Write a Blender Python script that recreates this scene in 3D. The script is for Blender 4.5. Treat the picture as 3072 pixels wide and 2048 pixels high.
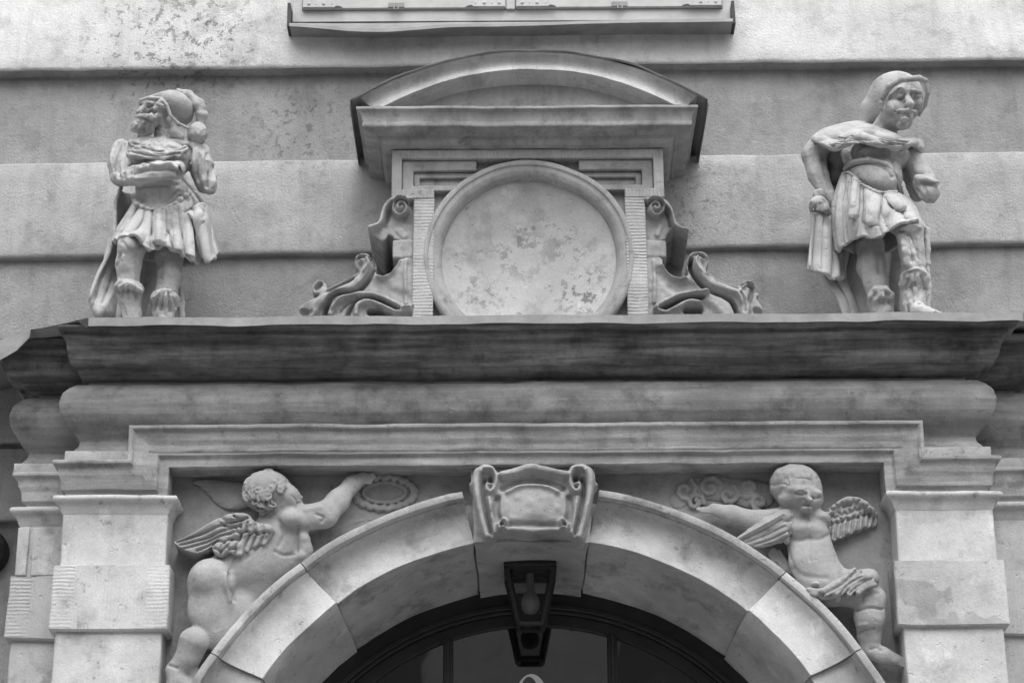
import bpy, bmesh, math
import numpy as np
from math import sin, cos, tan, pi, sqrt, radians, atan2
from mathutils import Vector, Matrix

# ------------------------------------------------------------------ camera, light
for o in list(bpy.data.objects):
    bpy.data.objects.remove(o)
SC = bpy.context.scene
COL = SC.collection
F = 6648.0; PITCH = radians(22.0); ROLL = 0.0055
CAM = np.array([-0.072, -7.4, 1.65])
cd = bpy.data.cameras.new("camera"); cam = bpy.data.objects.new("camera", cd); COL.objects.link(cam)
cd.sensor_width = 36.0; cd.lens = 36.0 * F / 3072.0; cd.clip_end = 500; cd.clip_start = 0.1
cam.matrix_world = Matrix.Translation(CAM) @ Matrix.Rotation(radians(90) + PITCH, 4, 'X') @ Matrix.Rotation(-ROLL, 4, 'Z')
SC.camera = cam

SUN_EL, SUN_AZ = radians(58), radians(-18)      # azimuth from straight in front of the facade, towards the left
w = bpy.data.worlds.new("World"); SC.world = w; w.use_nodes = True
nt = w.node_tree; nt.nodes.clear()
sky = nt.nodes.new("ShaderNodeTexSky"); sky.sky_type = 'NISHITA'; sky.sun_disc = False
sky.sun_elevation = SUN_EL; sky.sun_rotation = pi + SUN_AZ
sky.air_density = 1.0; sky.dust_density = 4.0; sky.ozone_density = 1.0
bw = nt.nodes.new("ShaderNodeRGBToBW"); bg = nt.nodes.new("ShaderNodeBackground"); wo = nt.nodes.new("ShaderNodeOutputWorld")
nt.links.new(sky.outputs[0], bw.inputs[0]); nt.links.new(bw.outputs[0], bg.inputs[0]); nt.links.new(bg.outputs[0], wo.inputs[0])
bg.inputs[1].default_value = 0.15
sd = bpy.data.lights.new("sun", 'SUN'); sun = bpy.data.objects.new("sun", sd); COL.objects.link(sun)
sd.energy = 1.15; sd.angle = radians(55); sd.color = (1, 1, 1)
sdir = Vector((sin(SUN_AZ) * cos(SUN_EL), -cos(SUN_AZ) * cos(SUN_EL), sin(SUN_EL)))
sun.rotation_euler = sdir.to_track_quat('Z', 'Y').to_euler(); sun.location = (0, -6, 12)
SC.view_settings.view_transform = 'Standard'; SC.view_settings.look = 'None'
SC.view_settings.exposure = 0.80; SC.view_settings.gamma = 1.0
SC.render.engine = 'CYCLES'
SC.cycles.max_bounces = 6; SC.cycles.diffuse_bounces = 4
SC.cycles.use_denoising = True

# ------------------------------------------------------------------ measuring helpers
# the photograph was measured in its own pixels; at(u, v, d) gives the point of the place
# that lies d metres in front of the house wall (the wall is the plane y = 0)
def at(u, v, d=0.0):
    x = (u - 1536) / F; y = -(v - 1024) / F
    c, s = cos(ROLL), sin(ROLL)
    x, y = x * c + y * s, -x * s + y * c
    cp, sp = cos(PITCH), sin(PITCH)
    r = np.array([x, cp - y * sp, sp + y * cp])
    return CAM + r * ((-d - CAM[1]) / r[1])
def zat(v, d, u=1600): return float(at(u, v, d)[2])
def xat(u, v, d): return float(at(u, v, d)[0])
class Crop:                                     # same, for measurements taken in an enlarged detail
    def __init__(s, ox, oy, k, w=500, h=700):
        s.ox, s.oy, s.k = ox, oy, k; a, b = at(ox + w / 2, oy + h / 2, 0.3), at(ox + w / 2 + 1, oy + h / 2, 0.3); s.sc = float(np.linalg.norm(b - a))
    def __call__(s, x, y, d): return at(s.ox + x / s.k, s.oy + y / s.k, d)
    def m(s, px): return px / s.k * s.sc

_rng = np.random.RandomState(5)
_LAT = _rng.rand(32, 32, 32).astype(np.float32) * 2 - 1
def vnoise(p):
    p = np.asarray(p, np.float32); i = np.floor(p).astype(int); f = p - i; f = f * f * (3 - 2 * f)
    i0 = i & 31; i1 = (i + 1) & 31
    def L(a, b, c): return _LAT[a[..., 0], b[..., 1], c[..., 2]]
    x, y, z = f[..., 0], f[..., 1], f[..., 2]
    a = (L(i0, i0, i0) * (1 - x) + L(i1, i0, i0) * x) * (1 - y) + (L(i0, i1, i0) * (1 - x) + L(i1, i1, i0) * x) * y
    b = (L(i0, i0, i1) * (1 - x) + L(i1, i0, i1) * x) * (1 - y) + (L(i0, i1, i1) * (1 - x) + L(i1, i1, i1) * x) * y
    return a * (1 - z) + b * z

# ------------------------------------------------------------------ objects
def tag(o, label=None, cat=None, group=None, kind=None):
    if label: o["label"] = label
    if cat: o["category"] = cat
    if group: o["group"] = group
    if kind: o["kind"] = kind
    return o
def thing(name, loc, label, cat, group=None):
    o = bpy.data.objects.new(name, None); COL.objects.link(o); o.location = loc; o.empty_display_size = 0.1
    return tag(o, label, cat, group)
def base_of(o):
    b = Vector((0, 0, 0))
    while o is not None: b += o.location; o = o.parent
    return np.array(b)

class MB:
    def __init__(s): s.v = []; s.f = []; s.mi = []; s.cur = 0
    def verts(s, pts):
        n = len(s.v); s.v.extend([tuple(map(float, p)) for p in pts]); return n
    def face(s, idx): s.f.append(tuple(idx)); s.mi.append(s.cur)
    def grid(s, rows, close_u=False, close_v=False, flip=False):
        R, N = len(rows), len(rows[0]); n = s.verts([p for r in rows for p in r])
        for i in range(R if close_v else R - 1):
            for j in range(N if close_u else N - 1):
                a = n + i * N + j; b = n + i * N + (j + 1) % N
                c = n + ((i + 1) % R) * N + (j + 1) % N; d = n + ((i + 1) % R) * N + j
                s.face((a, d, c, b) if flip else (a, b, c, d))
        return n
    def box(s, x0, x1, d0, d1, z0, z1):
        n = s.verts([(x, -d, z) for z in (z0, z1) for d in (d0, d1) for x in (x0, x1)])
        for f in ((0, 1, 3, 2), (4, 6, 7, 5), (0, 4, 5, 1), (2, 3, 7, 6), (0, 2, 6, 4), (1, 5, 7, 3)):
            s.face([n + k for k in f])
    def prism(s, pts, d0, d1):                  # pts: (x, z) outline
        n = s.verts([(x, -d0, z) for x, z in pts] + [(x, -d1, z) for x, z in pts]); k = len(pts)
        s.face([n + i for i in range(k)][::-1]); s.face([n + k + i for i in range(k)])
        for i in range(k):
            j = (i + 1) % k; s.face((n + i, n + j, n + k + j, n + k + i))
    def tube(s, pts, r, n=8, caps=True):
        pts = [np.array(p, float) for p in pts]; rows = []
        if not hasattr(r, '__len__'): r = [r] * len(pts)
        for i, p in enumerate(pts):
            t = pts[min(i + 1, len(pts) - 1)] - pts[max(i - 1, 0)]; t /= np.linalg.norm(t) + 1e-9
            a = np.cross(t, [0.13, 1, 0.07]); a /= np.linalg.norm(a) + 1e-9; b = np.cross(t, a)
            rows.append([p + r[i] * (cos(q) * a + sin(q) * b) for q in np.linspace(0, 2 * pi, n, endpoint=False)])
        k = s.grid(rows, close_u=True)
        if caps:
            s.face([k + i for i in range(n)][::-1]); s.face([k + (len(pts) - 1) * n + i for i in range(n)])
    def build(s, name, mats, parent=None, rough=0.0, angle=38, smooth=True, bevel=0.0, sub=0):
        v = np.array(s.v, float)
        return mesh_obj(name, v, s.f, mats, parent, rough, angle, smooth, bevel, s.mi, sub)

def mesh_obj(name, v, f, mats, parent=None, rough=0.0, angle=38, smooth=True, bevel=0.0, mi=None, sub=0):
    off = base_of(parent) if parent is not None else np.zeros(3)
    if rough:
        for a, sc in ((rough, 7.0), (rough * 0.45, 24.0)):
            v = v + a * np.stack([vnoise(v * sc + k * 11.3) for k in (1, 2, 3)], -1)
    me = bpy.data.meshes.new(name)
    me.from_pydata((v - off).tolist(), [], f if isinstance(f, list) else f.tolist())
    for m in (mats if isinstance(mats, (list, tuple)) else [mats]): me.materials.append(m)
    if mi is not None and any(mi): me.polygons.foreach_set("material_index", mi)
    bm = bmesh.new(); bm.from_mesh(me); bmesh.ops.remove_doubles(bm, verts=bm.verts, dist=1e-5)
    bmesh.ops.recalc_face_normals(bm, faces=bm.faces); bm.to_mesh(me); bm.free()
    if smooth:
        me.shade_smooth()
        if angle: me.set_sharp_from_angle(angle=radians(angle))
    o = bpy.data.objects.new(name, me); COL.objects.link(o)
    if parent is not None: o.parent = parent
    if sub:
        m = o.modifiers.new("sub", 'SUBSURF'); m.levels = m.render_levels = sub
    if bevel:
        m = o.modifiers.new("bevel", 'BEVEL'); m.width = bevel; m.segments = 2; m.limit_method = 'ANGLE'; m.angle_limit = radians(40)
    return o

def rnd(prof, r=0.006):                          # soften the corners of a profile
    out = [prof[0]]
    for i in range(1, len(prof) - 1):
        a, p, b = (np.array(q, float) for q in prof[i - 1:i + 2])
        la, lb = np.linalg.norm(a - p), np.linalg.norm(b - p)
        if la < 1e-9 or lb < 1e-9: continue
        ca = np.dot((p - a) / la, (b - p) / lb)
        if ca > 0.96: out.append(tuple(p)); continue
        q = min(r, la * 0.42, lb * 0.42); s0 = p + (a - p) / la * q; s1 = p + (b - p) / lb * q
        out += [tuple(s0), tuple(0.25 * s0 + 0.5 * p + 0.25 * s1), tuple(s1)]
    return out + [prof[-1]]
def sweep(mb, path, prof, step=0.03, caps=True):
    """path: (point, outward vector, height vector) at every corner; prof: (outward, height) pairs"""
    rows = []
    for i in range(len(path)):
        p, o, h = (np.array(q, float) for q in path[i]); rows.append((p, o, h))
        if i + 1 < len(path):
            p2, o2, h2 = (np.array(q, float) for q in path[i + 1]); n = max(1, int(np.linalg.norm(p2 - p) / step))
            for k in range(1, n):
                t = k / n; rows.append((p + (p2 - p) * t, o + (o2 - o) * t, h + (h2 - h) * t))
    R = [[p + o * a + h * b for a, b in prof] for p, o, h in rows]
    n = mb.grid(R); k = len(prof)
    if caps:
        mb.face([n + i for i in range(k)]); mb.face([n + (len(R) - 1) * k + i for i in range(k)][::-1])
def plan_path(pts, outs, z=0.0):
    return [((x, -d, z), (ox, -oy, 0), (0, 0, 1)) for (x, d), (ox, oy) in zip(pts, outs)]

# ------------------------------------------------------------------ materials
def N(t, kind, **kw):
    n = t.nodes.new(kind)
    for k, v in kw.items():
        if k.startswith('i_'):
            key = k[2:]; key = int(key) if key.isdigit() else key
            n.inputs[key].default_value = v
        else: setattr(n, k, v)
    return n
def ramp(t, src, a, b, va=0.0, vb=1.0):
    m = N(t, "ShaderNodeMapRange", i_1=a, i_2=b, i_3=va, i_4=vb); m.clamp = True
    t.links.new(src, m.inputs[0]); return m.outputs[0]
def math_(t, op, a, b=None):
    m = N(t, "ShaderNodeMath", operation=op)
    for i, q in enumerate((a, b)):
        if q is None: continue
        if isinstance(q, (int, float)): m.inputs[i].default_value = q
        else: t.links.new(q, m.inputs[i])
    return m.outputs[0]
def noise(t, vec, scale, detail=4, rough=0.55, stretch=None, seed=0.0):
    if stretch or seed:
        mp = N(t, "ShaderNodeMapping"); t.links.new(vec, mp.inputs[0])
        mp.inputs['Scale'].default_value = stretch or (1, 1, 1); mp.inputs['Location'].default_value = (seed, seed * 1.7, seed * 0.3); vec = mp.outputs[0]
    n = N(t, "ShaderNodeTexNoise", i_Scale=scale, i_Detail=detail, i_Roughness=rough); t.links.new(vec, n.inputs['Vector']); return n.outputs[0]
def new_mat(name):
    m = bpy.data.materials.new(name); m.use_nodes = True; t = m.node_tree; b = t.nodes["Principled BSDF"]
    g = N(t, "ShaderNodeNewGeometry"); return m, t, b, g.outputs['Position']
def grey(t, b, val):
    c = N(t, "ShaderNodeCombineColor")
    for i in range(3): t.links.new(val, c.inputs[i])
    t.links.new(c.outputs[0], b.inputs['Base Color'])
def stone(name, mid, var=0.25, patch=0.0, streak=0.0, bump=0.4, dirt=0.35, tool=None, seed=0.0, spots=(), tooldepth=0.35, pit=0.5, grain=60, spot_at=0.56, spot_core=0.25, patch_at=0.575, age=0.5, level=0.0):
    m, t, b, pos = new_mat(name)
    big = ramp(t, noise(t, pos, 2.6, 5, 0.6, seed=seed + 1), 0.3, 0.7, 1 - var, 1 + var)
    med = ramp(t, noise(t, pos, 14, 6, 0.65, seed=seed + 2), 0.25, 0.75, 1 - var * 0.7, 1 + var * 0.7)
    fine = ramp(t, noise(t, pos, 160, 3, 0.7, seed=seed), 0.2, 0.8, 0.86, 1.14)
    v = math_(t, 'MULTIPLY', math_(t, 'MULTIPLY', big, med), fine)
    if dirt:                                    # soft-edged blotches of grime
        d = ramp(t, noise(t, pos, 7.5, 8, 0.68, seed=seed + 5), 0.52, 0.70, 1.0, 1 - dirt * 1.25)
        v = math_(t, 'MULTIPLY', v, d)
    cr = ramp(t, noise(t, pos, 21, 7, 0.72, seed=seed + 9), 0.60, 0.66, 1.0, 1 - age * 0.55); v = math_(t, 'MULTIPLY', v, cr)          # small dark crusts
    lt = ramp(t, noise(t, pos, 10, 6, 0.7, stretch=(1, 1, 0.6), seed=seed + 13), 0.60, 0.70, 1.0, 1 + age * 0.35); v = math_(t, 'MULTIPLY', v, lt)   # paler rubbed places
    if level:
        d = ramp(t, noise(t, pos, 11, 6, 0.7, stretch=(0.18, 1, 2.6), seed=seed + 15), 0.42, 0.62, 1 - level, 1 + level); v = math_(t, 'MULTIPLY', v, d)
    if patch:                                   # sharp-edged patches where the skin of the stone has come off
        d = ramp(t, noise(t, pos, 4.2, 3, 0.5, seed=seed + 8), patch_at, patch_at + 0.012, 1.0, 1 - patch)
        v = math_(t, 'MULTIPLY', v, d)
    if streak:
        d = ramp(t, noise(t, pos, 9, 5, 0.6, stretch=(2.2, 2.2, 0.22), seed=seed + 3), 0.5, 0.75, 1.0, 1 - streak)
        v = math_(t, 'MULTIPLY', v, d)
    for (sx, sz, r, amt, sc) in spots:          # clusters of dark flecks, where the house really has them
        vm = N(t, "ShaderNodeVectorMath", operation='DISTANCE'); fl_ = N(t, "ShaderNodeVectorMath", operation='MULTIPLY'); t.links.new(pos, fl_.inputs[0]); fl_.inputs[1].default_value = (1, 0, 1); t.links.new(fl_.outputs[0], vm.inputs[0]); vm.inputs[1].default_value = (sx, 0, sz)
        near = ramp(t, vm.outputs['Value'], r * spot_core, r, 1.0, 0.0)
        fl = ramp(t, noise(t, pos, sc, 5, 0.7, seed=seed + sx), spot_at, spot_at + 0.025, 0.0, amt)
        v = math_(t, 'MULTIPLY', v, math_(t, 'SUBTRACT', 1.0, math_(t, 'MULTIPLY', near, fl)))
    v = math_(t, 'MULTIPLY', v, mid)
    grey(t, b, v); b.inputs['Roughness'].default_value = 0.9; b.inputs['Specular IOR Level'].default_value = 0.2
    hgt = math_(t, 'ADD', math_(t, 'MULTIPLY', noise(t, pos, grain, 5, 0.7, seed=seed + 4), 0.6), math_(t, 'MULTIPLY', noise(t, pos, 230, 3, 0.6), 0.25))
    pit = ramp(t, noise(t, pos, 38, 3, 0.6, seed=seed + 6), 0.64, 0.72, 0.0, -pit)
    hgt = math_(t, 'ADD', hgt, pit)
    if tool:                                    # chisel tooling: 'x' upright furrows, 'z' level furrows, or (x0, x1) both with level margins
        def furrow(axis):
            sp = N(t, "ShaderNodeSeparateXYZ"); t.links.new(pos, sp.inputs[0])
            wob = math_(t, 'MULTIPLY', noise(t, pos, 12, 2, 0.5), 0.012)
            q = math_(t, 'MULTIPLY', math_(t, 'ADD', sp.outputs[0 if axis == 'x' else 2], wob), 2 * pi / 0.0125)
            return math_(t, 'MULTIPLY', math_(t, 'SINE', q), 0.5)
        if isinstance(tool, str): fw = furrow(tool)
        else:
            sp = N(t, "ShaderNodeSeparateXYZ"); t.links.new(pos, sp.inputs[0])
            ma = math_(t, 'ADD', math_(t, 'LESS_THAN', sp.outputs[0], tool[0] + 0.055), math_(t, 'GREATER_THAN', sp.outputs[0], tool[1] - 0.055))
            fw = math_(t, 'ADD', math_(t, 'MULTIPLY', furrow('z'), ma), math_(t, 'MULTIPLY', math_(t, 'MULTIPLY', furrow('x'), 0.45), math_(t, 'SUBTRACT', 1.0, ma)))
        hgt = math_(t, 'ADD', hgt, math_(t, 'MULTIPLY', math_(t, 'MULTIPLY', fw, ramp(t, noise(t, pos, 9, 2), 0.35, 0.6, 0.15, 1.0)), tooldepth))
    bp = N(t, "ShaderNodeBump", i_Strength=bump, i_Distance=0.006); t.links.new(hgt, bp.inputs['Height']); t.links.new(bp.outputs[0], b.inputs['Normal'])
    return m
def plain(name, val, rough=0.5, metal=0.0, var=0.25, bump=0.15, spec=0.4, scale=18):
    m, t, b, pos = new_mat(name)
    v = math_(t, 'MULTIPLY', math_(t, 'MULTIPLY', ramp(t, noise(t, pos, scale, 6, 0.65), 0.25, 0.75, 1 - var, 1 + var), ramp(t, noise(t, pos, 3, 3), 0.3, 0.7, 1 - var * 0.6, 1 + var * 0.6)), val)
    grey(t, b, v); b.inputs['Metallic'].default_value = metal; b.inputs['Specular IOR Level'].default_value = spec
    t.links.new(ramp(t, noise(t, pos, scale * 2, 4), 0.3, 0.7, rough * 0.8, min(1, rough * 1.2)), b.inputs['Roughness'])
    bp = N(t, "ShaderNodeBump", i_Strength=bump, i_Distance=0.004); t.links.new(noise(t, pos, scale * 3, 4), bp.inputs['Height']); t.links.new(bp.outputs[0], b.inputs['Normal'])
    return m

def wall_mat(name, mid, seed):
    s1 = at(470, 140); s2 = at(430, 200); s3 = at(900, 390); s4 = at(2050, 620); s5 = at(640, 120)
    return stone(name, mid, var=0.15, dirt=0.24, streak=0.17, patch=0.07, bump=1.6, seed=seed, age=0.18, pit=0.12, grain=95,
                 spots=[(s1[0], s1[2], 0.42, 0.5, 26), (s5[0], s5[2], 0.30, 0.55, 22), (s3[0], s3[2], 0.30, 0.4, 40), (s4[0], s4[2], 0.35, 0.3, 36)])
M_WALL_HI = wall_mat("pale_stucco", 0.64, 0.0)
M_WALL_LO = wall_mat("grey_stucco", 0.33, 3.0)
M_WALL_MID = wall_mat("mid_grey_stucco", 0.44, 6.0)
M_STONE = stone("portal_stone", 0.42, seed=1.0, var=0.24, dirt=0.4, bump=0.6, age=0.7)
M_STONE_PALE = stone("pilaster_stone", 0.53, seed=2.0, var=0.18, dirt=0.24, age=0.7, bump=0.6)
M_STONE_PATCH = stone("patched_stone", 0.50, seed=12.0, var=0.18, dirt=0.22, age=0.6, bump=0.6, patch=0.2, patch_at=0.53)
M_STONE_MID = stone("architrave_stone", 0.32, seed=4.0, var=0.22, dirt=0.35, bump=0.6, level=0.2)
M_SOOT = stone("sooty_stone", 0.185, seed=5.0, var=0.3, dirt=0.45, streak=0.25, bump=0.8, level=0.4)
M_FRIEZE = stone("frieze_stone", 0.225, seed=6.0, var=0.3, dirt=0.4, bump=0.6, level=0.15)
M_KEY = stone("cartouche_stone", 0.34, seed=14.0, var=0.22, dirt=0.35, bump=0.6, age=0.6)
M_PANEL = stone("spandrel_stone", 0.30, seed=7.0, var=0.22, dirt=0.3)
M_STATUE = stone("statue_stone", 0.45, seed=8.0, var=0.18, dirt=0.4, bump=0.9, grain=100, age=0.4)
M_CHERUB = stone("relief_stone", 0.35, seed=9.0, var=0.18, dirt=0.25, bump=0.5, age=0.4)
M_PED = stone("pediment_stone", 0.46, seed=10.5, var=0.2, dirt=0.3, streak=0.2)
M_AED = stone("aedicule_stone", 0.33, seed=10.0, var=0.2, dirt=0.35, streak=0.25)
M_AED_TZ = stone("tooled_stone_level", 0.40, seed=10.0, var=0.15, dirt=0.3, tool='z', bump=0.8, tooldepth=0.5)
M_AED_TX = stone("tooled_stone_upright", 0.38, seed=11.0, var=0.15, dirt=0.3, tool='x', bump=0.8, tooldepth=0.5)
M_DISC = stone("medallion_stone", 0.43, seed=13.0, var=0.15, dirt=0.25, patch=0.08, bump=0.6, age=0.7, spot_at=0.535, spot_core=0.4, spots=[(at(1555, 745, .26)[0], at(1555, 745, .26)[2], 0.13, 0.34, 11), (at(1575, 690, .26)[0], at(1575, 690, .26)[2], 0.06, 0.3, 16), (at(1665, 735, .26)[0], at(1665, 735, .26)[2], 0.08, 0.28, 16), (at(1750, 880, .26)[0], at(1750, 880, .26)[2], 0.13, 0.55, 30), (at(1440, 875, .26)[0], at(1440, 875, .26)[2], 0.11, 0.35, 34), (at(1770, 765, .26)[0], at(1770, 765, .26)[2], 0.09, 0.22, 14)])
M_METAL = plain("weathered_sheet_metal", 0.24, 0.6, 0.0, 0.3, 0.3)
M_METAL_DK = plain("dark_sheet_metal", 0.22, 0.6, 0.0, 0.35, 0.3)
M_WINPAINT = plain("worn_pale_paint", 0.42, 0.45, 0.0, 0.16, 0.1)
M_WOOD = plain("black_wood", 0.018, 0.38, 0.0, 0.4, 0.2)
M_IRON = plain("black_iron", 0.012, 0.45, 0.0, 0.4, 0.2)
M_WHITE = plain("white_paint", 0.7, 0.5, 0.0, 0.05, 0.05)
M_ASPHALT = plain("granite_setts", 0.28, 0.9, 0.0, 0.3, 0.6)
M_FAR = stone("plaster_across_the_street", 0.6, seed=20.0, var=0.1, dirt=0.1)
m, t, b, pos = new_mat("dark_window_glass"); M_GLASS = m
b.inputs['Base Color'].default_value = (0.008, 0.008, 0.008, 1); b.inputs['Roughness'].default_value = 0.02; b.inputs['IOR'].default_value = 2.1
bp = N(t, "ShaderNodeBump", i_Strength=0.08, i_Distance=0.02); t.links.new(noise(t, pos, 3.5, 1), bp.inputs['Height']); t.links.new(bp.outputs[0], b.inputs['Normal'])
m, t, b, pos = new_mat("lantern_glass"); M_LGLASS = m
tr = N(t, "ShaderNodeBsdfTransparent"); tr.inputs[0].default_value = (.72, .72, .72, 1); mx = N(t, "ShaderNodeMixShader"); mx.inputs[0].default_value = 0.16
b.inputs['Base Color'].default_value = (0.05, 0.05, 0.05, 1); b.inputs['Roughness'].default_value = 0.06; b.inputs['Specular IOR Level'].default_value = 1.0
t.links.new(tr.outputs[0], mx.inputs[1]); t.links.new(b.outputs[0], mx.inputs[2]); t.links.new(mx.outputs[0], t.nodes["Material Output"].inputs[0])
m, t, b, pos = new_mat("bulb_glass"); M_BULB = m
b.inputs['Base Color'].default_value = (0.3, 0.3, 0.3, 1); b.inputs['Roughness'].default_value = 0.12; b.inputs['Coat Weight'].default_value = 0.6

# ------------------------------------------------------------------ the house wall
def line(pa, pb, d=0.0):
    a, b = at(*pa, d), at(*pb, d); k = (b[2] - a[2]) / (b[0] - a[0]); return (a[2] - k * a[0], k)
G1 = line((0, 232), (3072, 199)); G2 = line((0, 497), (3072, 461)); G3 = line((0, 781), (3072, 736))
dz = (G1[0] - G3[0]) / 2
G4 = (G3[0] - dz * 0.98, G3[1]); G5 = line((0, 1336), (3072, 1300)); G6 = line((0, 1567), (3072, 1531))
facade = thing("house_facade", (0, 0, 0), "tall stucco house front in alternating pale and grey courses behind the portal", "building")
ZTOP = 9.4
def wall_rows():
    r = []                                       # (line, dz, depth, material below)
    top = (ZTOP, 0.0)
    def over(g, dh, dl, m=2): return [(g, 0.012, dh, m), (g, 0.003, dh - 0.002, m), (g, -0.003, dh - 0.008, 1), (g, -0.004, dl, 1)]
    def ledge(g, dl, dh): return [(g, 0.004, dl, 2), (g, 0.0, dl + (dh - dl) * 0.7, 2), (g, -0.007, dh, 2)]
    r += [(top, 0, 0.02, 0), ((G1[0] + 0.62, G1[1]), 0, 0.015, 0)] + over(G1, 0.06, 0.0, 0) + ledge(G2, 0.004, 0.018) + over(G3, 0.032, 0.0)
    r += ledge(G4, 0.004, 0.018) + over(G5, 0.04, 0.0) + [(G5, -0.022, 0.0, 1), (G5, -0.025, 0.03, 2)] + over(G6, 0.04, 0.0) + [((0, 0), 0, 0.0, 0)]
    return r
def build_wall():
    rows = wall_rows(); full = []
    for i, (g, dz_, d, mt) in enumerate(rows):
        full.append((g, dz_, d, mt))
        if i + 1 < len(rows):
            g2, dz2, d2, m2 = rows[i + 1]; n = max(1, int(abs(g[0] + dz_ - g2[0] - dz2) / 0.06))
            for k in range(1, n):
                tt = k / n; full.append(((g[0] + (g2[0] - g[0]) * tt, g[1] + (g2[1] - g[1]) * tt), dz_ + (dz2 - dz_) * tt, d + (d2 - d) * tt, mt))
    X = np.concatenate([np.arange(-7, -2.4, 0.2), np.arange(-2.4, 2.4001, 0.03), np.arange(2.6, 7.01, 0.2)])
    mb = MB()
    R = [[(x, -d, g[0] + g[1] * max(-3, min(3, x)) + dz_ if g[0] > 0 else 0.0) for x in X] for g, dz_, d, mt in full]
    n = mb.verts([p for r in R for p in r]); NX = len(X)
    for i in range(len(R) - 1):
        mb.cur = full[i][3]
        for j in range(NX - 1):
            xm = 0.5 * (X[j] + X[j + 1]); zm = R[i][j][2]
            if abs(xm) < 1.12 and zm < 3.85: continue          # the doorway
            a = n + i * NX + j; mb.face((a, a + 1, a + NX + 1, a + NX))
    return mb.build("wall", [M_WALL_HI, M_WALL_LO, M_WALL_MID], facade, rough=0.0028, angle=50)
wall = build_wall()

# --- the window over the portal
DW = 0.075
def zW(v, d=DW): return zat(v, d)
xl, xr = xat(878, 40, DW), xat(2196, 40, DW); xm = xat(1532, 20, DW)
zb, z1, z2 = zW(62), zW(30), zW(30) + 1.5
mb = MB()
mb.box(xl, xr, 0.0, DW, zb, z1)                                             # bottom rail of the frame
mb.box(xl, xl + 0.035, 0.0, DW, z1, z2); mb.box(xr - 0.035, xr, 0.0, DW, z1, z2)
mb.box(xm - 0.016, xm + 0.016, 0.0, DW + 0.012, z1 - 0.001, z2)
win = mb.build("window", M_WINPAINT, facade, bevel=0.002, rough=0.001)
for (a, b_) in ((xl + 0.037, xm - 0.018), (xm + 0.018, xr - 0.037)):
    mb = MB(); D2 = DW + 0.014
    mb.box(a, b_, 0.02, D2, z1 + 0.002, z1 + 0.07); mb.box(a, a + 0.06, 0.02, D2, z1 + 0.07, z2); mb.box(b_ - 0.06, b_, 0.02, D2, z1 + 0.07, z2)
    sash = mb.build("casement", M_WINPAINT, win, bevel=0.003)
    mb = MB(); mb.box(a + 0.06, b_ - 0.06, 0.04, 0.05, z1 + 0.07, z2); mb.build("pane", M_GLASS, win)
    for sgn, x0 in ((1, a + 0.004), (-1, b_ - 0.004)):
        mb = MB(); L = 0.148; H = 0.026; zz = z1 + 0.003
        pts = [(0, 0), (L * 0.80, 0), (L * 0.86, 0.006), (L * 0.93, 0.004), (L, 0), (L * 0.99, 0.010), (L * 0.94, 0.022), (L * 0.86, H), (0.03, H), (0.03, 0.3), (0, 0.3)]
        mb.prism([(x0 + sgn * px, zz + pz) for px, pz in (pts if sgn > 0 else pts[::-1])], D2, D2 + 0.010)
        for rx in (0.022, 0.05, 0.078, 0.11):
            c = (x0 + sgn * rx, -(D2 + 0.009), zz + 0.014); rr = 0.0075 if rx in (0.022, 0.078) else 0.004
            mb.grid([[(c[0] + rr * cos(q) * cos(h), c[1] - rr * 0.7 * sin(h), c[2] + rr * sin(q) * cos(h)) for q in np.linspace(0, 2 * pi, 10, endpoint=False)] for h in (0, 0.5, 1.0, 1.45)], close_u=True)
        mb.build("corner_bracket", M_WINPAINT, win, angle=30)
for uu in (1188, 1860):
    x = xat(uu, 30, DW + 0.03); mb = MB()
    mb.tube([(x - 0.008, -DW - 0.016, z1 + 0.02), (x - 0.008, -DW - 0.03, z1 - 0.012), (x + 0.008, -DW - 0.03, z1 - 0.012), (x + 0.008, -DW - 0.016, z1 + 0.02)], 0.0028, 6)
    mb.box(x - 0.03, x + 0.03, DW + 0.0135, DW + 0.02, z1 + 0.004, z1 + 0.022)
    mb.build("hook", M_METAL, win, angle=40)
# folded metal sill, sagging towards its left end
mb = MB(); us = np.linspace(868, 2198, 60); rows = []
def lipv(u): return 62 + 21 * math.exp(-((u - 1130) / 190.0) ** 2) + 8 * math.exp(-((u - 1500) / 260.0) ** 2) - 6 * (u - 1500) / 700
for u in us:
    v = lipv(u); p = at(u, v, 0.15); q = at(u, v + 9, 0.152); x = p[0]
    rows.append([(x, -0.0, zb + 0.002), (x, -(DW - 0.01), zb + 0.001), p, q, (x, -0.142, q[2] - 0.001), (x, -0.140, p[2] - 0.008), (x, -0.03, zb - 0.05), (x, 0.0, zb - 0.055)])
mb.grid(rows); mb.build("sill", M_METAL, win, angle=25, rough=0.0012)
for uu in (869, 2199):
    mb = MB(); p = at(uu, 60, 0.10); mb.box(p[0] - 0.006, p[0] + 0.006, 0.0, 0.13, zb - 0.05, zb + 0.05)
    mb.build("sill_end", M_IRON, win, rough=0.004)

# ------------------------------------------------------------------ the portal
MF, WF, PF = 0.46, 0.34, 0.35                   # fronts of pilasters, side pilasters, spandrel panels
portal = thing("stone_portal", (0, -0.2, 0), "weathered stone doorway surround with pilasters, arch, frieze and dark moulded cornice", "portal")
XL, XR = xat(242, 1315, MF), xat(2923, 1300, MF)
XWL = xat(92, 1350, WF); XWR = XR + (XL - XWL)
PLAN = [(XWL, 0), (XWL, WF), (XL, WF), (XL, MF), (XR, MF), (XR, WF), (XWR, WF), (XWR, 0)]
OUT = [(-1, 0), (-1, 1), (-1, 1), (-1, 1), (1, 1), (1, 1), (1, 1), (1, 0)]
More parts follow.
